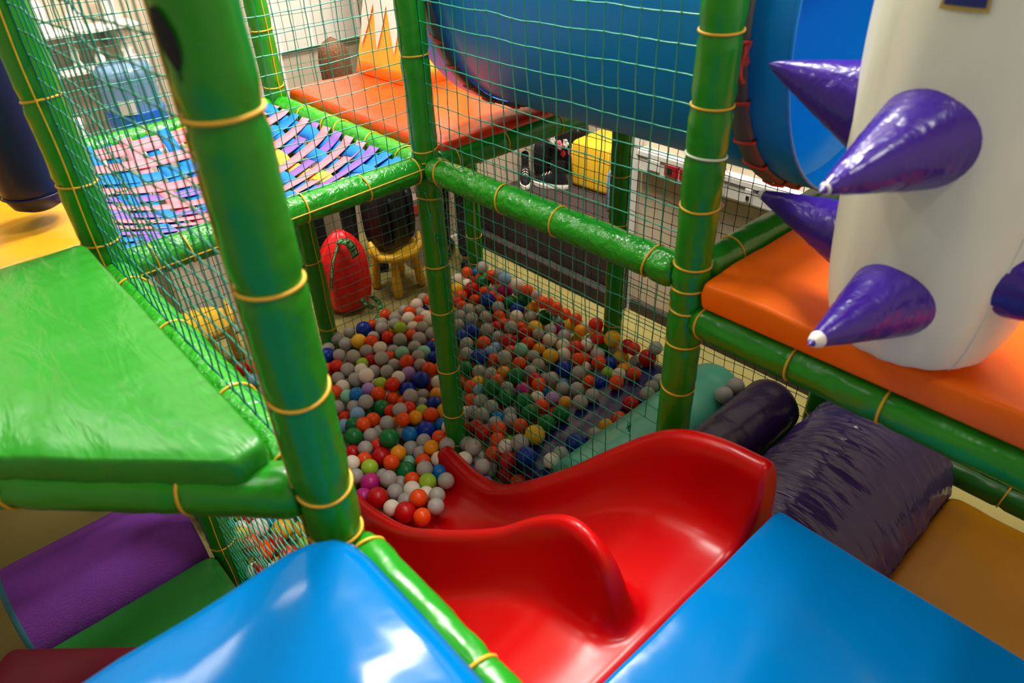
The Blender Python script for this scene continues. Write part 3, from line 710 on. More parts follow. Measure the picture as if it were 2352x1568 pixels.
# water cooler with blue bottle
bx, by = -1.90, -.42
t = empty('water_cooler', (bx, by, 0), 'white water cooler by the wall behind the strap bed', 'water cooler')
mods(MB().box((bx - .16, by - .16, 0), (bx + .16, by + .16, 1.17)).build('cabinet', M['white'], t, False), bev=.02)
MB().lathe([(.10, 1.17), (.12, 1.19), (.10, 1.215), (.05, 1.22)], 28, (bx, by, 0)).build('collar', M['white'], t)
for dy in (-.05, .05): MB().box((bx + .16, by + dy - .015, .92), (bx + .20, by + dy + .015, .96)).build('tap', M['label'] if dy < 0 else M['socket'], t, False)
MB().box((bx + .155, by - .12, .62), (bx + .19, by + .12, .66)).build('drip_tray', M['grey'], t, False)
t = empty('water_bottle', (bx, by, 1.215), 'big blue water bottle upside down on the white cooler', 'bottle')
rr = .135
MB().lathe([(.03, 1.205), (.045, 1.225), (.10, 1.235), (rr, 1.25), (rr, 1.30)] + [(rr - (.006 if i % 2 else 0), 1.30 + i * .02) for i in range(1, 10)] + [(rr, 1.50), (rr - .005, 1.53), (rr - .02, 1.548), (0, 1.552)], 40, (bx, by, 0)).build('bottle_body', M['bottle'], t)
MB().lathe([(rr + .001, 1.27), (rr + .0015, 1.28), (rr + .0015, 1.335), (rr + .001, 1.345)], 40, (bx, by, 0)).build('label_band', M['label'], t)
a = -.5
MB().grid([[(bx + (rr + .004) * math.cos(a + q * .09), by + (rr + .004) * math.sin(a + q * .09), z) for q in range(-3, 4)] for z in (1.34, 1.41)]).build('sticker', M['white'], t)
t = empty('white_table', (-2.0, -.95, 0), 'white side table beside the water cooler', 'table')
mods(MB().box((-2.3, -1.5, 1.10), (-1.75, -.62, 1.14)).build('table_top', M['white'], t, False), bev=.006)
for x in (-2.26, -1.79):
    for y in (-1.46, -.66): MB().box((x - .02, y - .02, 0), (x + .02, y + .02, 1.10)).build('leg', M['white'], t, False)
t = empty('plastic_cups', (-1.95, -.70, 1.14), 'stack of white plastic cups on white side table', 'cups')
MB().lathe([(.032, 1.14), (.036, 1.24), (.04, 1.33), (.036, 1.335), (0, 1.335)], 20, (-1.95, -.70, 0)).build('cup_stack', M['white'], t)
# white roller board on the wall and low grey cabinet below
t = empty('white_board', (WX, .9, 1.9), 'large white panel board on the wall behind the yellow pyramid', 'board')
mods(MB().box((WX + .002, .60, 1.36), (WX + .03, 1.19, 2.7)).build('panel', M['white'], t, False), bev=.003)
for y in (.60, .82, 1.17): MB().box((WX + .03, y, 1.36), (WX + .038, y + .02, 2.7)).build('edge_strip', M['white_c'], t, False)
mods(tag(MB().box((WX + .002, .54, 0), (WX + .05, .60, 2.7)).build('door_post', M['white'], None, False), 'white upright frame left of the white panel board', 'frame'), bev=.003)

# ------------------------------------------------------------------ bags, stools, shoes
def text_mesh(body, size):
    c = bpy.data.curves.new('lettering', 'FONT'); c.body = body; c.size = size; c.align_x = 'LEFT'; c.resolution_u = 2
    o = bpy.data.objects.new('lettering', c); COL.objects.link(o); dg = bpy.context.evaluated_depsgraph_get()
    me = bpy.data.meshes.new_from_object(o.evaluated_get(dg)); bpy.data.objects.remove(o); bpy.data.curves.remove(c); return me
def ribbon(path, wdt, side, body, parent, name='ribbon'):
    """flat lettered ribbon along a path; side = direction of its width"""
    P = [Vector(p) for p in path]; S = [Vector(s).normalized() for s in side]
    L = [0]
    for i in range(1, len(P)): L.append(L[-1] + (P[i] - P[i - 1]).length)
    def at(d, wv, e=0):
        d = min(max(d, 0), L[-1] - 1e-5)
        for i in range(len(P) - 1):
            if d <= L[i + 1]:
                f = (d - L[i]) / max(1e-6, L[i + 1] - L[i]); p = P[i].lerp(P[i + 1], f); s = S[i].lerp(S[i + 1], f).normalized(); n = (P[i + 1] - P[i]).normalized().cross(s); return p + s * wv + n * e
    N = max(10, int(L[-1] / .012)); mb = MB().grid([[at(L[-1] * i / N, e * wdt / 2) for e in (-1, 0, 1)] for i in range(N + 1)])
    o = mods(mb.build(name, M['ribbon'], parent), solid=.0012, off=0)
    me = text_mesh(body, wdt * .95); mx = max(v.co.x for v in me.vertices); k = L[-1] / mx * .96
    for v in me.vertices: v.co = at(v.co.x * k + .002, v.co.y - wdt * .34, .0018)
    me.materials.append(M['ink']); q = bpy.data.objects.new('lettering', me); COL.objects.link(q); q.parent = o
    q2 = MB()
    for e in (-.44, .44): q2.tube([at(L[-1] * i / N, wdt * e, .0012) for i in range(N + 1)], .0016, 4)
    q2.build('border_line', M['ink'], o)
    return o
# red drawstring bag
gx, gy = -1.50, .33
t = empty('drawstring_bag', (gx, gy, 0), 'red drawstring bag with green lettered ribbons beyond the net', 'bag')
rows = []
for i in range(25):
    f = i / 24; z = .015 + .50 * f; r0 = sinterp(f, [0, .06, .2, .45, .7, .88, 1], [.09, .125, .142, .146, .128, .085, .03]); row = []
    for j in range(48):
        a = 2 * PI * j / 48; fold = 1 + .11 * math.sin(a * 7 + 1.2 * math.sin(z * 9)) * (.3 + f) + .05 * noise.noise(Vector((math.cos(a) * 2, math.sin(a) * 2, z * 8)))
        row.append((gx + r0 * fold * .82 * math.cos(a) - .02 * f, gy + r0 * fold * 1.05 * math.sin(a) - .01 * f + .03 * f * f, z))
    rows.append(row)
o = MB().grid(rows, 0, True); o.face(list(range(48))[::-1]); o.face([24 * 48 + j for j in range(48)]); o.build('sack', M['redbag'], t)
out = Vector((.80, -.45, .35)).normalized()
P = [(gx + .05, gy - .01, .50), (gx + .075, gy - .06, .455), (gx + .09, gy - .105, .39), (gx + .10, gy - .135, .31), (gx + .095, gy - .15, .23)]
ribbon(P, .034, [(.3, .6, .6)] * 5, 'HTUCTHTUCT', t)
ribbon([(gx + .06, gy - .03, .50), (gx + .10, gy + .01, .49), (gx + .115, gy + .03, .44), (gx + .12, gy + .035, .39)], .05, [(.2, .8, .4)] * 4, 'TUH', t)
ribbon([(gx + .12, gy + .09, .10), (gx + .16, gy + .12, .05), (gx + .19, gy + .10, .012), (gx + .235, gy + .045, .006), (gx + .27, gy + .0, .006)], .034, [(.6, .6, .3), (.6, .6, .2), (.6, .5, .1), (.6, .5, 0), (.6, .5, 0)], 'HTUCT', t)
ribbon([(gx + .115, gy + .02, .11), (gx + .15, gy + .035, .07), (gx + .155, gy + .075, .03)], .03, [(.3, .8, .3)] * 3, 'TC', t)

def stool(name, x, y, label, rz=0, s=1.0):
    t = empty(name, (x, y, 0), label, 'stool')
    for a in (rz + .5, rz + 2.1, rz + 3.7, rz + 5.3):
        c, q = math.cos(a), math.sin(a)
        MB().tube([(x + c * r_ * s, y + q * r_ * s, z * s) for r_, z in ((.150, .0), (.149, .012), (.146, .05), (.138, .13), (.128, .21), (.12, .27), (.118, .285))], [.012 * s, .026 * s, .031 * s, .029 * s, .022 * s, .017 * s, .015 * s], 16).build('leg', M['ystool'], t)
    MB().lathe([(0, .262), (.12, .262), (.15, .268), (.165, .285), (.16, .302), (.14, .306), (0, .300)], 40, (x, y, 0)).build('seat', M['ystool'], t)
    a0 = rz - 1.9
    P = [(x + .165 * math.cos(a0 + q), y + .165 * math.sin(a0 + q), .288 + h) for q, h in ((0, .10), (.12, .06), (.28, .02), (.5, .0), (.9, 0), (1.4, 0), (1.9, 0), (2.3, .02), (2.5, .05), (2.62, .09))]
    MB().tube(P, [.008, .022, .027, .026, .025, .025, .025, .024, .02, .008], 14).build('rim', M['ystool'], t)
    return t
stool('childs_stool', -1.50, .70, 'yellow plastic child stool under the black backpack', .35)
stool('childs_stool', -1.50, -.56, 'yellow plastic child stool seen under the strap bed at left', .9)

def soft_pack(name, c, s, m, label, rz=0, cat='backpack', pk=True):
    t = empty(name, (c[0], c[1], c[2]), label, cat)
    R_ = Matrix.Rotation(rz, 3, 'Z'); rows = []
    for i in range(21):
        th = -PI / 2 + PI * i / 20; row = []
        for j in range(40):
            a = 2 * PI * j / 40; sg = lambda v, e: math.copysign(abs(v) ** e, v)
            p = Vector((s[0] / 2 * sg(math.cos(th), .35) * sg(math.cos(a), .4), s[1] / 2 * sg(math.cos(th), .35) * sg(math.sin(a), .4), s[2] / 2 * (1 + sg(math.sin(th), .6))))
            p *= 1 + .03 * noise.noise(p * 9 + Vector(c)); p = R_ @ p; row.append(p + Vector(c))
        rows.append(row)
    MB().grid(rows, 0, True).build('sack', m, t, True, True)
    if pk:
        f = lambda x, y, z: R_ @ Vector((x, y, z)) + Vector(c)
        for q in (-1, 1): mods(MB().grid([[f(s[0] * .5 + .012 * math.sin(PI * i / 8), q * s[1] * .25 + e * .018, s[2] * (.15 + .7 * i / 8)) for e in (-1, 1)] for i in range(9)]).build('shoulder_strap', M['black_p'], t), solid=.006)
        MB().tube([f(s[0] * .2, -.03, s[2] * .99), f(s[0] * .22, -.025, s[2] * 1.10), f(s[0] * .22, .025, s[2] * 1.10), f(s[0] * .2, .03, s[2] * .99)], .007, 8).build('handle', M['black_p'], t)
        z = MB(); z.tube([f(s[0] * .46 * math.cos(q) , s[1] * .46 * math.sin(q), s[2] * .80) for q in [i * .16 - 1.4 for i in range(19)]], .003, 5); z.build('zip', M['metal'], t)
    return t
soft_pack('backpack', (-1.51, .70, .31), (.22, .31, .42), M['black_p'], 'black backpack sitting on the yellow child stool', .25)
t = soft_pack('backpack', (-1.96, .22, 0), (.28, .46, .70), M['black'], 'black bag with white printed strap behind the red drawstring bag', .2)
o = ribbon([(-1.80, .08, .46), (-1.79, .18, .52), (-1.80, .29, .56), (-1.81, .38, .58)], .04, [(.3, -.2, .8)] * 4, 'HTUCTO', t, 'printed_strap'); o.data.materials[0] = M['tape']
soft_pack('folded_jacket', (-1.97, .22, .715), (.26, .42, .12), M['dred'], 'dark red jacket lying on the black bag', .15, 'jacket', False)
t = empty('paper_bag', (-1.63, .97, 0), 'taupe paper shopping bag with red tag near the doorway', 'bag')
mods(MB().box((-1.70, .90, 0), (-1.60, 1.03, .50)).build('bag_body', M['paper'], t, False), bev=.004)
MB().tube([(-1.62, .93, .50), (-1.62, .945, .58), (-1.62, .985, .58), (-1.62, 1.0, .50)], .003, 6).build('handle', M['paper'], t)
MB().box((-1.599, .93, .40), (-1.594, .99, .46)).build('tag', M['redtag'], t, False)

# shoes on the podium
def shoe(x, y, rz, label, grp):
    t = empty('sneaker', (x, y, .31), label, 'shoe')
    R_ = Matrix.Rotation(rz, 3, 'Z'); f = lambda p: R_ @ (Vector(p) * 1.08) + Vector((x, y, .31))
    def foot(z, k): 
        P = []
        for j in range(28):
            a = 2 * PI * j / 28; c, s = math.cos(a), math.sin(a)
            wd = .040 + .008 * c; P.append(f((.125 * c * k, wd * s * k * (1 if c > 0 else .92), z)))
        return P
    MB().grid([foot(.001, .0), foot(.001, .96), foot(.008, 1.03), foot(.022, 1.0), foot(.034, 1.02), foot(.040, .97), foot(.041, 0)], 0, True).build('sole', M['shoe'], t)
    up = []
    for z, k, sh, kx in ((.040, .95, 0, 1), (.055, .93, 0, 1), (.075, .84, -.015, .93), (.095, .72, -.04, .72), (.115, .62, -.05, .58), (.14, .62, -.052, .55), (.19, .64, -.052, .56), (.20, .60, -.052, .52)):
        row = []
        for j in range(28):
            a = 2 * PI * j / 28; c, s = math.cos(a), math.sin(a); row.append(f((.125 * c * kx * k / .95 + sh, (.040 + .006 * c) * s * k, z)))
        up.append(row)
    MB().grid(up, 0, True).build('upper', M['black'], t)
    l = MB()
    for q in range(4): l.tube([f((.055 - q * .022, -.02, .082 + q * .009)), f((.05 - q * .022, 0, .094 + q * .009)), f((.055 - q * .022, .02, .082 + q * .009))], .003, 5)
    l.build('laces', M['shoe'], t)
    return t
shoe(-1.425, 2.03, 3.55, 'black sneaker with white sole on the podium, one nearer the yellow cube', 'x')
shoe(-1.61, 1.95, -.75, 'black sneaker with white sole on the podium, farther from the yellow cube', 'x')
t = soft_pack('school_bag', (-1.56, 2.36, .31), (.20, .28, .42), M['black_p'], 'black bag with pink flower print behind the sneakers on podium', -.9)
for (dx, dz, r, m) in ((.0, .25, .035, 'pink'), (.05, .27, .03, 'tape'), (.09, .21, .028, 'pink'), (.03, .19, .024, 'socket'), (-.05, .28, .03, 'tape')):
    c = Vector((-1.56 + dx + .05, 2.36 - .155 + dx * .3, .31 + dz)); b = MB()
    for q in range(5): b.ball(c + Vector((math.cos(q * 1.256) * r * .6, -.004, math.sin(q * 1.256) * r * .6)), r * .55, 8, 6, sc=(1, .25, 1))
    b.build('printed_flower', M[m], t)
soft_pack('boot_bag', (-1.66, 2.17, .31), (.10, .14, .26), M['black'], 'small black pouch left of the sneakers on the podium', .4, 'bag', False)

# ------------------------------------------------------------------ people beyond the frame
def skin_body(name, verts, edges, m, parent, sub=1, root=0):
    me = bpy.data.meshes.new(name); me.from_pydata([v[:3] for v in verts], edges, []); o = bpy.data.objects.new(name, me); COL.objects.link(o)
    o.modifiers.new('skin', 'SKIN'); 
    if not me.skin_vertices: 
        bm = bmesh.new(); bm.from_mesh(me); bm.verts.layers.skin.verify(); bm.to_mesh(me); bm.free()
    for sv, v in zip(me.skin_vertices[0].data, verts):
        r = v[3]; sv.radius = r if isinstance(r, tuple) else (r, r)
    me.skin_vertices[0].data[root].use_root = True
    q = o.modifiers.new('subsurf', 'SUBSURF'); q.levels = q.render_levels = sub + 1
    me.materials.append(m); o.parent = parent; o.matrix_parent_inverse = parent.matrix_world.inverted()
    return o
def person(x, y, h, face, label, hair=True, stride=0.0, lean=0.0):
    """standing figure; face = heading angle; built as one skinned body with clothing and hair as children"""
    t = empty('person', (x, y, 0), label, 'person'); k = h / 1.65
    R_ = Matrix.Rotation(face, 3, 'Z'); W = lambda p: tuple(R_ @ (Vector(p) * k) + Vector((x, y, 0)))
    V = []; E = []
    def add(p, r, par=None): V.append(W(p) + (r * k if not isinstance(r, tuple) else (r[0] * k, r[1] * k),)); i = len(V) - 1; (E.append((par, i)) if par is not None else None); return i
    lx = lean
    pel = add((0, 0, .92), (.12, .10)); ab = add((lx * .3, 0, 1.06), (.105, .085), pel); ch = add((lx * .7, 0, 1.24), (.125, .095), ab); nk = add((lx, 0, 1.40), .05, ch); hd0 = add((lx + .01, 0, 1.47), .055, nk); hd = add((lx + .02, 0, 1.545), (.078, .092), hd0); cr = add((lx + .015, 0, 1.60), (.066, .075), hd)
    nose = add((lx + .105, 0, 1.525), .012, hd)
    for s in (-1, 1):
        sh = add((lx * .9, s * .165, 1.34), .05, ch); el = add((lx * .7 - .02, s * .205, 1.08), .037, sh); wr = add((lx * .6 + .06, s * .20, .86), .024, el); pm = add((lx * .6 + .08, s * .20, .80), (.035, .016), wr)
        for q in range(4): f1 = add((lx * .6 + .07 + q * .016, s * .205, .745 + abs(q - 1.5) * .006), .0085, pm); add((lx * .6 + .075 + q * .016, s * .195, .70 + abs(q - 1.4) * .010), .0075, f1)
        th = add((lx * .6 + .115, s * .185, .775), .010, pm); add((lx * .6 + .125, s * .18, .74), .008, th)
        add((lx + .0, s * .083, 1.535), .014, hd)
        hp = add((0, s * .09, .86), .085, pel); kn = add((.02 + s * stride * .5, s * .095, .48), .056, hp); an = add((-.02 + s * stride, s * .10, .09), .038, kn); tf = add((.03 + s * stride, s * .105, .045), (.04, .03), an); add((.12 + s * stride, s * .11, .032), (.036, .024), tf)
    skin_body('body', V, E, M['skin'], t)
    def cloth(name, pts, m, eds):
        skin_body(name, [W(p) + (r * k if not isinstance(r, tuple) else (r[0] * k, r[1] * k),) for p, r in pts], eds, m, t)
    tp = [((0, 0, .92), (.138, .115)), ((0, .092, .84), .098), ((.02 + stride * .5, .096, .48), .068), ((-.02 + stride, .10, .10), .054), ((0, -.092, .84), .098), ((.02 - stride * .5, -.096, .48), .068), ((-.02 - stride, -.10, .10), .054)]
    cloth('trousers', tp, M['denim'], [(0, 1), (1, 2), (2, 3), (0, 4), (4, 5), (5, 6)])
    jk = [((0, 0, .88), (.148, .122)), ((lx * .3, 0, 1.06), (.122, .102)), ((lx * .7, 0, 1.25), (.142, .112)), ((lx * .95, 0, 1.37), .075)]; je = [(0, 1), (1, 2), (2, 3)]
    for s in (-1, 1): b0 = len(jk); jk += [((lx * .9, s * .168, 1.335), .064), ((lx * .7 - .02, s * .208, 1.08), .050), ((lx * .6 + .055, s * .202, .885), .038)]; je += [(2, b0), (b0, b0 + 1), (b0 + 1, b0 + 2)]
    cloth('jacket', jk, M['black'], je)
    for s in (-1, 1):
        o = MB(); c0 = [( -.06, .0), (-.065, .035), (-.03, .055), (.05, .04), (.13, .03), (.165, .0)]
        rows = [[W((px + s * stride + .045 * 0, s * .105 + .043 * math.sin(2 * PI * j / 14) * (1 if px < .15 else .4), (.045 + (.045 + pz * .3) * math.cos(2 * PI * j / 14)))) for j in range(14)] for px, pz in c0]
        o.grid(rows, 0, True); o.face(list(range(14))); o.face([len(c0) * 14 - 14 + j for j in range(14)][::-1]); o.build('shoe', M['black_p'], t)
    if hair:
        rows = []
        for i in range(15):
            f = i / 14; z = lerp(1.685, 1.27, f); r0 = sinterp(f, [0, .06, .16, .35, .6, 1], [.01, .055, .088, .103, .105, .085]); row = []
            for j in range(40):
                a = 2 * PI * j / 40; open_ = 1.0
                if f > .22 and abs((a + PI) % (2 * PI) - PI) < .75: open_ = .55
                rr = r0 * open_ * (1 + .07 * math.sin(a * 15 + 4 * f) + .03 * math.sin(a * 29 + 9 * f) + .06 * math.sin(a * 5 + f * 4))
                row.append(W((lx + .0 + rr * math.cos(a) * 1.02 - .015, rr * math.sin(a) * .92, z)))
            rows.append(row)
        MB().grid(rows, 0, True).build('hair', M['hair'], t)
    for s in (-1, 1): 
        MB().ball(W((lx + .098, s * .032, 1.555)), .011 * k, 10, 8).build('eye', M['white_c'], t)
    MB().tube([W((lx + .098, q * .022, 1.475)) for q in (-1, -.5, 0, .5, 1)], .006 * k, 6).build('mouth', M['pink'], t)
    return t
person(-1.87, .705, 1.465, 2.6, 'person with long brown hair in black clothes behind the red orange mat', True, .05)
person(-1.47, 1.16, 1.62, 2.2, 'person in black trousers and jacket standing behind the central post', True, .06)

# ------------------------------------------------------------------ balls
BC = {'g': ('light grey', (168, 165, 160)), 'w': ('cream white', (236, 226, 210)), 'o': ('orange', (238, 76, 6)), 't': ('tomato red', (222, 40, 12)), 'r': ('deep red', (186, 4, 10)), 'b': ('dark blue', (0, 46, 160)),
      'c': ('bright blue', (0, 118, 196)), 's': ('pale blue', (130, 172, 214)), 'G': ('green', (0, 116, 52)), 'L': ('grass green', (58, 156, 30)), 'l': ('lime green', (156, 200, 44)), 'y': ('yellow', (236, 186, 34)), 'a': ('amber', (240, 154, 10)), 'm': ('mint', (138, 208, 180)), 'v': ('lilac', (176, 140, 204)), 'p': ('magenta', (184, 28, 122))}
BM = {}
for k, (nm, rgb) in BC.items():
    m = mat('ball_' + nm.replace(' ', '_'), rgb, 0.34, 0.38)
    BM[k] = (m, None)
def ball_mesh(k, nu, nv):
    mb = MB().ball((0, 0, 0), 1.0, nu, nv); me = bpy.data.meshes.new('plastic_ball'); me.from_pydata([tuple(v) for v in mb.v], [], mb.f); me.materials.append(BM[k][0])
    for p in me.polygons: p.use_smooth = True
    return me
BMESH = {k: ball_mesh(k, 28, 16) for k in BC}
BALLS = "-1118,352,106,360,o -1050,372,105,360,g -991,333,109,360,g -1063,289,102,360,g -1002,252,115,380,g -920,323,120,380,l -1078,177,107,460,b -1116,103,100,350,g -1118,23,101,380,g -1044,32,93,380,g -995,93,104,430,y -989,183,92,350,g -934,139,114,360,o -919,236,100,370,t -846,267,101,400,g -847,346,94,350,o -776,349,104,390,g -996,433,101,390,w -1118,485,76,380,g -1091,561,99,380,w -1028,536,76,350,g -960,532,87,360,w -869,493,121,380,w -910,403,91,370,w -845,422,115,350,g -778,439,91,400,g -1118,628,101,350,g -1052,628,119,350,o -1076,-58,89,350,g -1009,-100,95,450,b -942,-63,115,350,g -896,-6,100,390,g -899,80,91,380,g -863,146,95,400,w -808,193,82,350,g -724,198,107,390,m -730,286,99,380,g -649,289,104,390,m -713,414,71,350,o -577,312,95,380,b -745,81,121,390,g -831,61,70,380,r -677,112,97,350,g -616,158,127,380,o -555,199,115,350,g -810,-93,104,380,g -876,-119,107,350,t -756,-42,105,350,w -717,10,87,350,g -649,49,102,360,g -665,-64,128,400,w -795,-162,91,350,g -720,-102,92,380,g -556,123,99,380,v -546,53,115,360,w -455,131,108,460,b -486,205,123,360,o -490,272,87,350,o -588,-29,97,350,l -508,-7,125,370,t -385,187,100,370,w -727,-177,82,370,w -598,-99,95,350,v -574,-179,123,350,c -630,-206,90,360,m -523,-86,100,380,o -455,44,91,420,b -476,-36,68,350,o -367,4,124,380,g -381,84,73,350,g -316,125,96,350,a -692,-236,100,350,o -262,71,94,410,b -591,-286,90,350,g -539,-223,85,350,g -495,-176,116,380,g -466,-247,97,370,s -448,-123,73,430,G -302,-103,137,360,g -330,39,74,350,g -318,-44,104,350,t -382,-212,91,370,o -353,-279,122,350,o -287,-189,118,350,g -234,-131,137,350,o -234,-64,107,360,a -193,-1,112,370,o -179,75,96,440,y -137,15,74,350,c -70,15,99,380,w -475,-323,63,350,s -415,-300,94,380,G -326,-351,108,430,G -289,-283,95,360,g -174,-250,132,460,G -242,-140,62,360,g -174,-142,87,380,c -145,-68,85,440,b -90,-121,88,350,g -57,-56,89,360,o -222,-354,106,350,g -220,-291,82,350,t -148,-319,80,450,r -270,-396,72,380,r -168,-394,99,350,o -54,-323,114,360,o -92,-261,103,360,a -117,-180,61,370,g -6,-137,114,350,a 37,-80,117,370,g 61,-146,93,370,w 15,-203,89,350,o -69,-229,36,350,m -14,-280,57,450,G -99,-408,109,380,l 83,-240,113,370,g 116,-188,81,350,c -162,-457,126,350,w -102,-479,103,350,g -31,-450,94,440,p -49,-377,69,350,g 32,-394,124,380,g 77,-306,90,350,o 148,-272,106,380,l 194,-209,100,370,g 16,-516,94,380,p 87,-486,120,450,r 100,-409,109,350,g 134,-346,102,370,w 173,-404,109,350,g 228,-374,143,380,o 200,-320,105,350,w 261,-304,132,350,g 169,-472,113,350,w 243,-452,131,440,r 313,-348,141,350,g 313,-418,135,360,o 31,-344,59,350,g 66,12,83,370,g 130,-4,119,400,g -1102,964,156,370,o -1037,1038,186,400,g -1118,899,124,390,w -970,986,130,460,G -851,1031,213,400,g -779,1002,221,400,s -691,1021,211,400,w -709,1045,144,350,g -974,897,115,450,r -1052,843,106,420,y -978,813,97,400,o -871,999,110,350,g -795,1019,126,460,p -796,869,124,460,b -695,967,108,420,G -634,1028,127,450,G -475,1016,181,370,o -614,946,101,430,b -713,883,100,390,g -556,1016,102,390,a -395,1034,151,350,g -444,1011,92,460,G -310,1039,162,350,o -203,1014,191,350,o -367,1045,89,350,m -805,733,110,390,g -728,692,100,390,g -684,762,100,380,g -649,834,87,380,o -557,888,102,400,w -498,945,100,370,g -401,889,95,450,y -241,1028,123,450,y -135,980,159,360,a -486,783,110,400,g -560,668,116,380,g -401,802,100,390,r -332,850,105,350,g -312,924,107,360,g -307,1004,80,380,p -220,942,101,390,g -647,622,88,450,b -800,661,105,350,g -553,512,100,360,g -498,589,94,390,o -488,684,93,350,g -409,688,97,460,r -318,755,100,350,o -253,861,100,400,w -163,875,99,380,w -80,887,126,350,t -434,616,76,350,s -485,454,96,350,g -402,479,103,450,b -343,648,83,350,o -281,669,115,390,m -230,757,98,350,a -282,552,123,400,g -207,690,99,350,g -133,747,108,430,y -107,822,92,390,w -71,889,58,350,o -392,371,91,390,G -211,593,100,370,o -138,661,92,360,g -9,728,100,450,b 73,747,108,380,g 46,823,84,350,w -330,413,76,390,g -251,427,98,350,g -220,489,89,360,a -135,500,106,460,G -60,564,90,380,r 3,531,112,370,o 0,625,99,350,g 149,747,90,350,o 98,607,98,350,g 154,650,101,370,g -256,296,85,350,o -124,323,135,460,G -103,409,96,350,g -34,455,99,380,p -40,346,108,460,G 42,392,105,450,G 56,469,93,350,w 121,435,97,370,o 120,514,100,360,v 188,532,100,350,a 300,516,179,370,g 126,355,103,450,G 298,388,184,410,G 300,296,184,420,G -116,250,95,380,g -183,237,72,350,o -43,253,101,360,g -91,174,85,350,g -26,180,106,360,g 37,303,75,360,g 63,187,103,350,g 98,253,104,350,g 166,255,111,350,o 327,197,194,460,y 78,102,107,400,r 6,118,85,380,r 123,160,124,350,o 169,110,114,360,o 325,110,202,390,g 273,72,168,350,w 207,47,98,350,o 332,33,157,380,r 401,78,193,430,b 477,207,168,390,g 489,139,189,350,w 481,300,178,460,b -61,1021,213,400,t 54,1026,176,460,y -17,1042,85,410,L -65,962,110,380,w -127,942,76,360,t 31,940,103,400,g 57,1045,89,350,g 128,1016,92,440,y 208,1015,193,350,t 213,1034,101,350,g 307,1006,189,460,r 339,1021,260,350,g 102,868,125,390,o 124,935,97,380,b -4,869,95,350,o 19,797,140,350,o 171,861,96,350,l 207,945,96,350,a 282,816,172,350,w 326,745,185,370,o 338,865,184,350,o 214,772,108,390,b 486,783,182,370,g 469,682,173,390,r 489,578,159,350,o 485,493,162,350,a 488,413,160,350,g 305,596,178,350,g 826,965,321,400,g 826,875,321,400,g 490,1030,50,350,s -1118,-525,169,380,r -1069,-499,112,360,s -1118,-453,131,350,o -192,-972,85,350,w -120,-922,111,400,w -155,-866,81,350,c -78,-845,78,460,y -1,-791,99,380,y -133,-997,116,380,y -62,-981,115,360,o 18,-960,127,390,o -18,-901,95,380,r -237,-918,70,380,r -476,-1040,35,350,a -404,-1040,35,350,g"
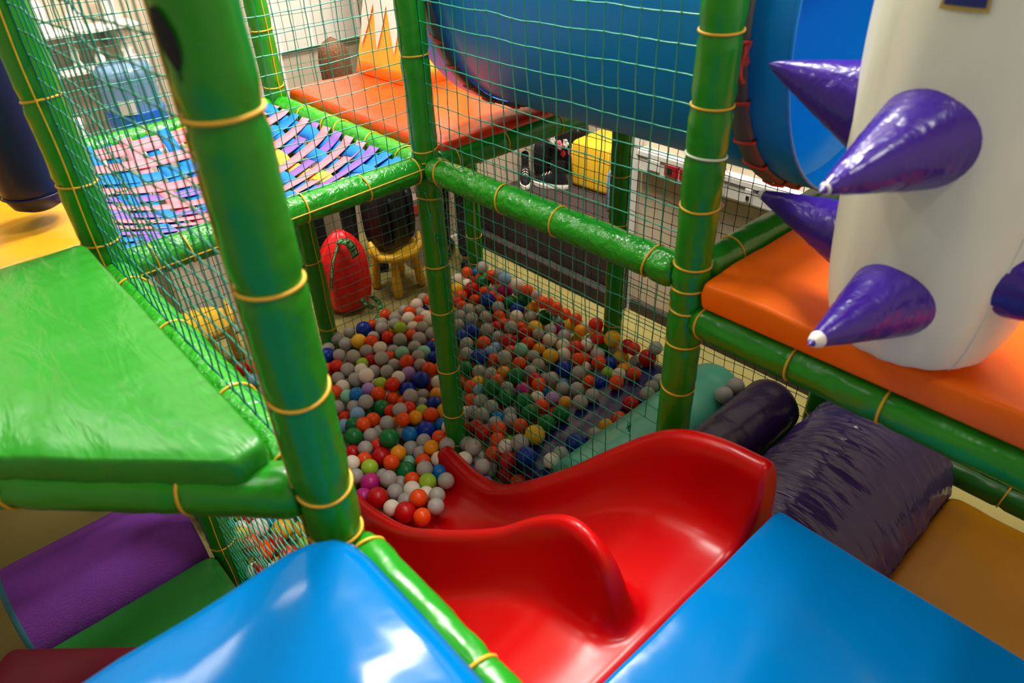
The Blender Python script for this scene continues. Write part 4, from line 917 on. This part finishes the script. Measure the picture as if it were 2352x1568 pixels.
FILL = "-1118,256,77,350,o -1052,478,102,350,o -933,469,100,350,o -672,360,92,380,b -810,-3,94,350,l -765,142,87,350,o -615,229,125,350,g -929,-142,71,350,t -410,-16,70,350,o -375,-111,89,350,t -531,-285,57,350,t -265,-4,91,350,l -312,-225,65,350,g -312,-135,63,350,a -48,-172,72,350,g 1,-21,102,350,w -1106,1045,119,350,c -1092,985,89,350,o -1040,1020,115,350,o -916,1009,188,350,o -917,1045,130,350,o -1050,918,109,350,w -908,942,104,350,o -607,1028,201,350,o -542,1038,186,350,g -886,845,96,350,o -834,942,102,350,o -766,941,107,350,o -408,1001,210,350,o -340,1002,209,350,o -876,737,103,350,o -785,799,87,350,g -943,750,97,350,t -583,807,81,350,o -476,850,83,350,o -568,738,93,380,r -746,606,91,350,g -639,541,94,380,b -404,557,94,350,s -342,528,91,350,o -126,592,92,350,g -276,361,61,380,y -189,301,93,350,s -184,412,99,350,o 22,236,81,350,c -155,1044,142,350,w -71,1045,141,380,y -18,997,159,350,t -109,1040,81,350,g 147,1042,166,380,r 452,916,173,350,g 461,848,175,350,g -912,-547,38,370,g -749,488,38,370,m -850,-226,38,370,c -153,181,38,370,w -444,-387,38,370,g 187,-60,38,370,c -900,334,38,370,w -444,503,38,370,a -157,538,38,370,o -233,-42,38,370,s -458,772,38,370,g 235,979,38,370,o -981,-272,38,370,g -674,-595,38,370,g -986,374,38,370,r 197,353,38,370,o 372,48,38,370,o -664,-10,38,370,w 80,570,38,370,w -333,-316,38,370,o 103,877,38,370,s -542,-38,38,370,w -346,-496,38,370,w -401,247,38,370,w -368,-630,38,370,s -563,-734,38,370,a -605,76,38,370,b -717,557,38,370,a -1080,-906,38,370,g -517,424,38,370,o 584,-10,38,370,g 36,-707,38,370,m -1097,-332,38,370,o -44,-984,38,370,y -846,820,38,370,g -730,242,38,370,o -804,260,38,370,g -774,-1015,38,370,c -580,-487,38,370,o 831,-75,38,370,g 904,-2,38,370,o -801,-750,38,370,t 22,685,38,370,s 100,-563,38,370,y -688,1027,38,370,G -591,-939,38,370,g -116,370,38,370,g -1037,698,38,370,r -184,-528,38,370,o -562,-408,38,370,g 203,840,38,370,t -829,-536,38,370,G 230,480,38,370,o -946,961,38,370,o -706,798,38,370,t -632,458,38,370,g -436,-793,38,370,m 1051,46,38,370,g -915,-884,38,370,v -337,190,38,370,t -978,-798,38,370,g -108,-609,38,370,m -999,-662,38,370,y -518,502,38,370,s 161,195,38,370,l -1019,-468,38,370,t -673,-1035,38,370,G -743,-815,38,370,o -243,-209,38,370,w -386,-925,38,370,G -950,-204,38,370,b -776,-665,38,370,s -524,-902,38,370,g -957,-1018,38,370,v 1040,-52,38,370,w 14,-145,38,370,s -866,633,38,370,g -911,-459,38,370,s -472,-697,38,370,o -661,-787,38,370,o 717,-78,38,370,a -740,-46,38,370,s 90,-781,38,370,o -441,-871,38,370,w -198,347,38,370,g -1069,-592,38,370,o -476,192,38,370,o 982,18,38,370,w -772,684,38,370,g -700,-473,38,370,c 226,12,38,370,g -307,556,38,370,g -364,-837,38,370,b -1087,760,38,370,o -221,-445,38,370,g -751,62,38,370,t 96,144,38,370,m -839,-855,38,370,b -57,794,38,370,o -618,995,38,370,w -865,-110,38,370,o 119,-918,38,370,y -1066,1037,38,370,o -354,-414,38,370,g -923,694,38,370,l 534,791,38,370,g -759,898,38,370,b -279,-779,38,370,s -424,-521,38,370,g -43,960,38,370,r -705,-338,38,370,w 89,394,38,370,y -1044,-761,38,370,w 531,212,38,370,o -950,-380,38,370,o 211,721,38,370,G -506,71,38,370,w -1063,901,38,370,g -313,833,38,370,o -309,-921,38,370,a 99,-350,38,370,y -628,-681,38,370,t 92,-100,38,370,w -268,924,38,370,y -203,1030,38,370,y 225,586,38,370,s -1096,602,38,370,b -536,934,38,370,l -1058,421,38,370,o -620,-346,38,370,t -811,-925,38,370,m -1083,-150,38,370,w -233,-847,38,370,v -76,645,38,370,g -97,-1038,38,370,g -612,713,38,370,a -257,-330,38,370,v -372,738,38,370,g -208,-697,38,370,o -811,527,38,370,g 425,-16,38,370,g -1043,-1037,38,370,g 81,-996,38,370,v -275,228,38,370,m -64,-547,38,370,y -149,706,38,370,g -138,-928,38,370,w -587,552,38,370,G -983,138,38,370,l -260,677,38,370,o -997,-891,38,370,w -87,453,38,370,g -842,-30,38,370,g -274,-1009,38,370,m -936,876,38,370,g -80,-707,38,370,b -153,780,38,370,c -256,-581,38,370,o -521,-161,38,370,G -270,147,38,370,g 47,-933,38,370,a -898,-304,38,370,g -203,441,38,370,o -1052,238,38,370,b -875,-959,38,370,v -878,-394,38,370,s 530,481,38,370,y -594,232,38,370,G 115,-249,38,370,m -1024,-203,38,370,g -1093,-475,38,370,o 694,-2,38,370,y -88,105,38,370,o -900,-750,38,370,o 114,-466,38,370,g -448,-619,38,370,g -903,765,38,370,v 53,-846,38,370,g -509,-801,38,370,a -399,-703,38,370,t -629,-153,38,370,w -337,-64,38,370,g -1044,322,38,370,y -900,470,38,370,l -559,-597,38,370,g 79,969,38,370,g -18,-618,38,370,c 358,-52,38,370,v -965,-33,38,370,g -1008,591,38,370,o 51,-423,38,370,m -950,265,38,370,s -909,-654,38,370,t 499,-24,38,370,g -141,-809,38,370,w 532,592,38,370,v -150,-464,38,370,o -442,417,38,370,a 276,-62,38,370,s -215,828,38,370,c 143,23,38,370,w 246,189,38,370,r -769,-266,38,370,g -694,-917,38,370,r -502,321,38,370,t -950,1034,38,370,g -319,-692,38,370,g -343,-985,38,370,l 149,484,38,370,o -3,563,38,370,c -595,881,38,370,o -1087,-673,38,370,o -918,577,38,370,g 103,-644,38,370,o 798,57,38,370,g -1057,79,38,370,G -727,339,38,370,o -791,989,38,370,o -563,659,38,370,s -939,42,38,370,o -774,-476,38,370,w -273,479,38,370,o -870,938,38,370,w -621,147,38,370,l -191,-1039,38,370,o 219,100,38,370,o -47,214,38,370,g -751,-560,38,370,v -582,-829,38,370,o -168,-229,38,370,w -864,1015,38,370,g 525,46,38,370,o -435,-217,38,370,a -610,388,38,370,g -1011,-343,38,370,g -374,314,38,370,o -909,158,38,370,g -364,935,38,370,G 530,875,38,370,g 28,181,38,370,w -458,952,38,370,g -7,384,38,370,g 224,267,38,370,o 249,407,38,370,g -543,-1000,38,370,w -716,-719,38,370,o -831,428,38,370,w -533,842,38,370,o -505,-537,38,370,g -1031,968,38,370,y -666,209,38,370,g 143,795,38,370,g -1092,-241,38,370,g -775,-119,38,370,g -980,469,38,370,w -671,-405,38,370,b 113,300,38,370,o -781,-387,38,370,g 532,325,38,370,g 95,650,38,370,v 534,978,38,370,g -504,1026,38,370,o 21,774,38,370,g -193,-626,38,370,o -991,-554,38,370,r 297,41,38,370,r -645,-81,38,370,o 766,-20,38,370,o -474,-452,38,370,g -808,332,38,370,m -1097,-832,38,370,o -879,239,38,370,v -689,671,38,370,g -646,-257,38,370,g -55,297,38,370,t 623,-75,38,370,g 938,-78,38,370,c -1015,-962,38,370,o 242,656,38,370,o -976,-940,105,370,g -624,-739,105,370,g -443,-666,105,370,w -215,-610,105,370,y -861,-927,105,370,s -563,-978,105,370,l -311,-622,105,370,l -234,-770,105,370,m -541,-549,105,370,g 244,-43,105,370,g -749,-889,105,370,g 75,-726,105,370,g -335,-453,105,370,l -1002,-817,105,370,g -1095,-754,105,370,b -312,-808,105,370,o 86,-819,105,370,l -445,-497,105,370,g -840,-700,105,370,g -999,-732,105,370,s -156,-711,105,370,g -1058,-208,105,370,r 116,-971,105,370,w -604,-920,105,370,b -976,-1030,105,370,w -889,-424,105,370,s -943,-503,105,370,g -1017,-599,105,370,g -726,-537,105,370,t -297,-550,105,370,a -926,-591,105,370,w -345,-733,105,370,g -862,-498,105,370,G -469,-600,105,370,w -922,-778,105,370,o -668,-622,105,370,t -487,-899,105,370,o -1092,-299,105,370,o -404,-888,105,370,l -682,-695,105,370,b -1033,-343,105,370,o -574,-625,105,370,t -86,-733,105,370,b -468,-822,105,370,o -543,-820,105,370,r 0,-680,105,370,s -732,-1024,105,370,o -674,-463,105,370,o -889,-1035,105,370,g -903,-857,105,370,o -527,-445,105,370,w -785,-621,105,370,w -141,-556,105,370,t -914,-677,105,370,w -817,-1018,105,370,l -1071,-970,105,370,o -745,-456,105,370,r -479,-737,105,370,g -622,-820,105,370,o -876,-355,105,370,o -650,-994,105,370,o -821,-817,105,370,l -786,-285,105,370,r -61,-590,105,370,g -370,-1019,105,370,t -959,-245,105,370,o -742,-760,105,370,o -218,-496,105,370,g -264,-704,105,370,w -946,-342,105,370,G -625,-404,105,370,g -288,-993,105,370,w -997,-406,105,370,g 65,-594,105,370,o -444,-1003,105,370,G -507,-367,105,370,g -615,-561,105,370,w 152,-73,105,370,w -399,-584,105,370,t -882,-275,105,370,o -304,-879,105,370,g -709,-828,105,370,o -92,-657,105,370,t -1079,-874,105,370,o -712,-368,105,370,w -812,-550,105,370,o -1095,-574,105,370,m 82,-895,105,370,t -145,-781,105,370,o -390,-813,105,370,g -659,-312,105,370,G -371,-666,105,370,a -1095,-389,105,370,l 66,-1024,105,370,w -818,-432,105,370,g -560,-694,105,370,r -413,-430,105,370,o -700,-940,105,370,r -770,-964,105,370,w -855,-623,105,370,o -1074,-644,105,370,o -606,-484,105,370,l"

rec = []
for e in BALLS.split():
    x, y, z, r, c = e.split(','); rec.append((int(x) / 1000, int(y) / 1000, int(z) / 1000, int(r) / 10000, c))
def region(x, y, z):
    if z > .16 and x > .42 and y > .05: return ('on the slim purple roller' if x > .72 else 'on the teal roller')
    if y > .045 and x > .26: return 'beside the navy roller behind the net'
    if y > .045 and x > -.45: return 'behind the net right of the central post'
    if y > .045: return 'at the far end of the pit near the person'
    if y < -.80: return 'by the net under the corner mat'
    if x > .10 and y > -.16: return 'on the outer rim of the red slide'
    if x > .08: return 'at the bottom of the red slide'
    if x > -.42: return 'in the pit left of the central post'
    return 'at the back of the pit near the red bag'
from collections import Counter
cnt = Counter((c, region(x, y, z)) for x, y, z, r, c in rec)
for x, y, z, r, c in rec:
    o = bpy.data.objects.new('plastic_ball', BMESH[c]); COL.objects.link(o); o.location = (x, y, z); o.scale = (r, r, r); o.rotation_euler = (random.uniform(0, 6), random.uniform(0, 6), 0)
    rg = region(x, y, z); o['label'] = BC[c][0] + ' plastic ball lying ' + rg; o['category'] = 'ball'
    if cnt[(c, rg)] > 1: o['group'] = BC[c][0] + ' balls ' + rg
fill = MB(); keys = list(BC)
for e in FILL.split():
    x, y, z, r, c = e.split(','); fill.ball((int(x) / 1000, int(y) / 1000, int(z) / 1000), int(r) / 10000, 16, 10, keys.index(c))
o = fill.build('ball_pit_balls', [BM[k][0] for k in keys]); tag(o, 'mixed coloured plastic balls filling the lower layer of the pit', 'balls', None, 'stuff')
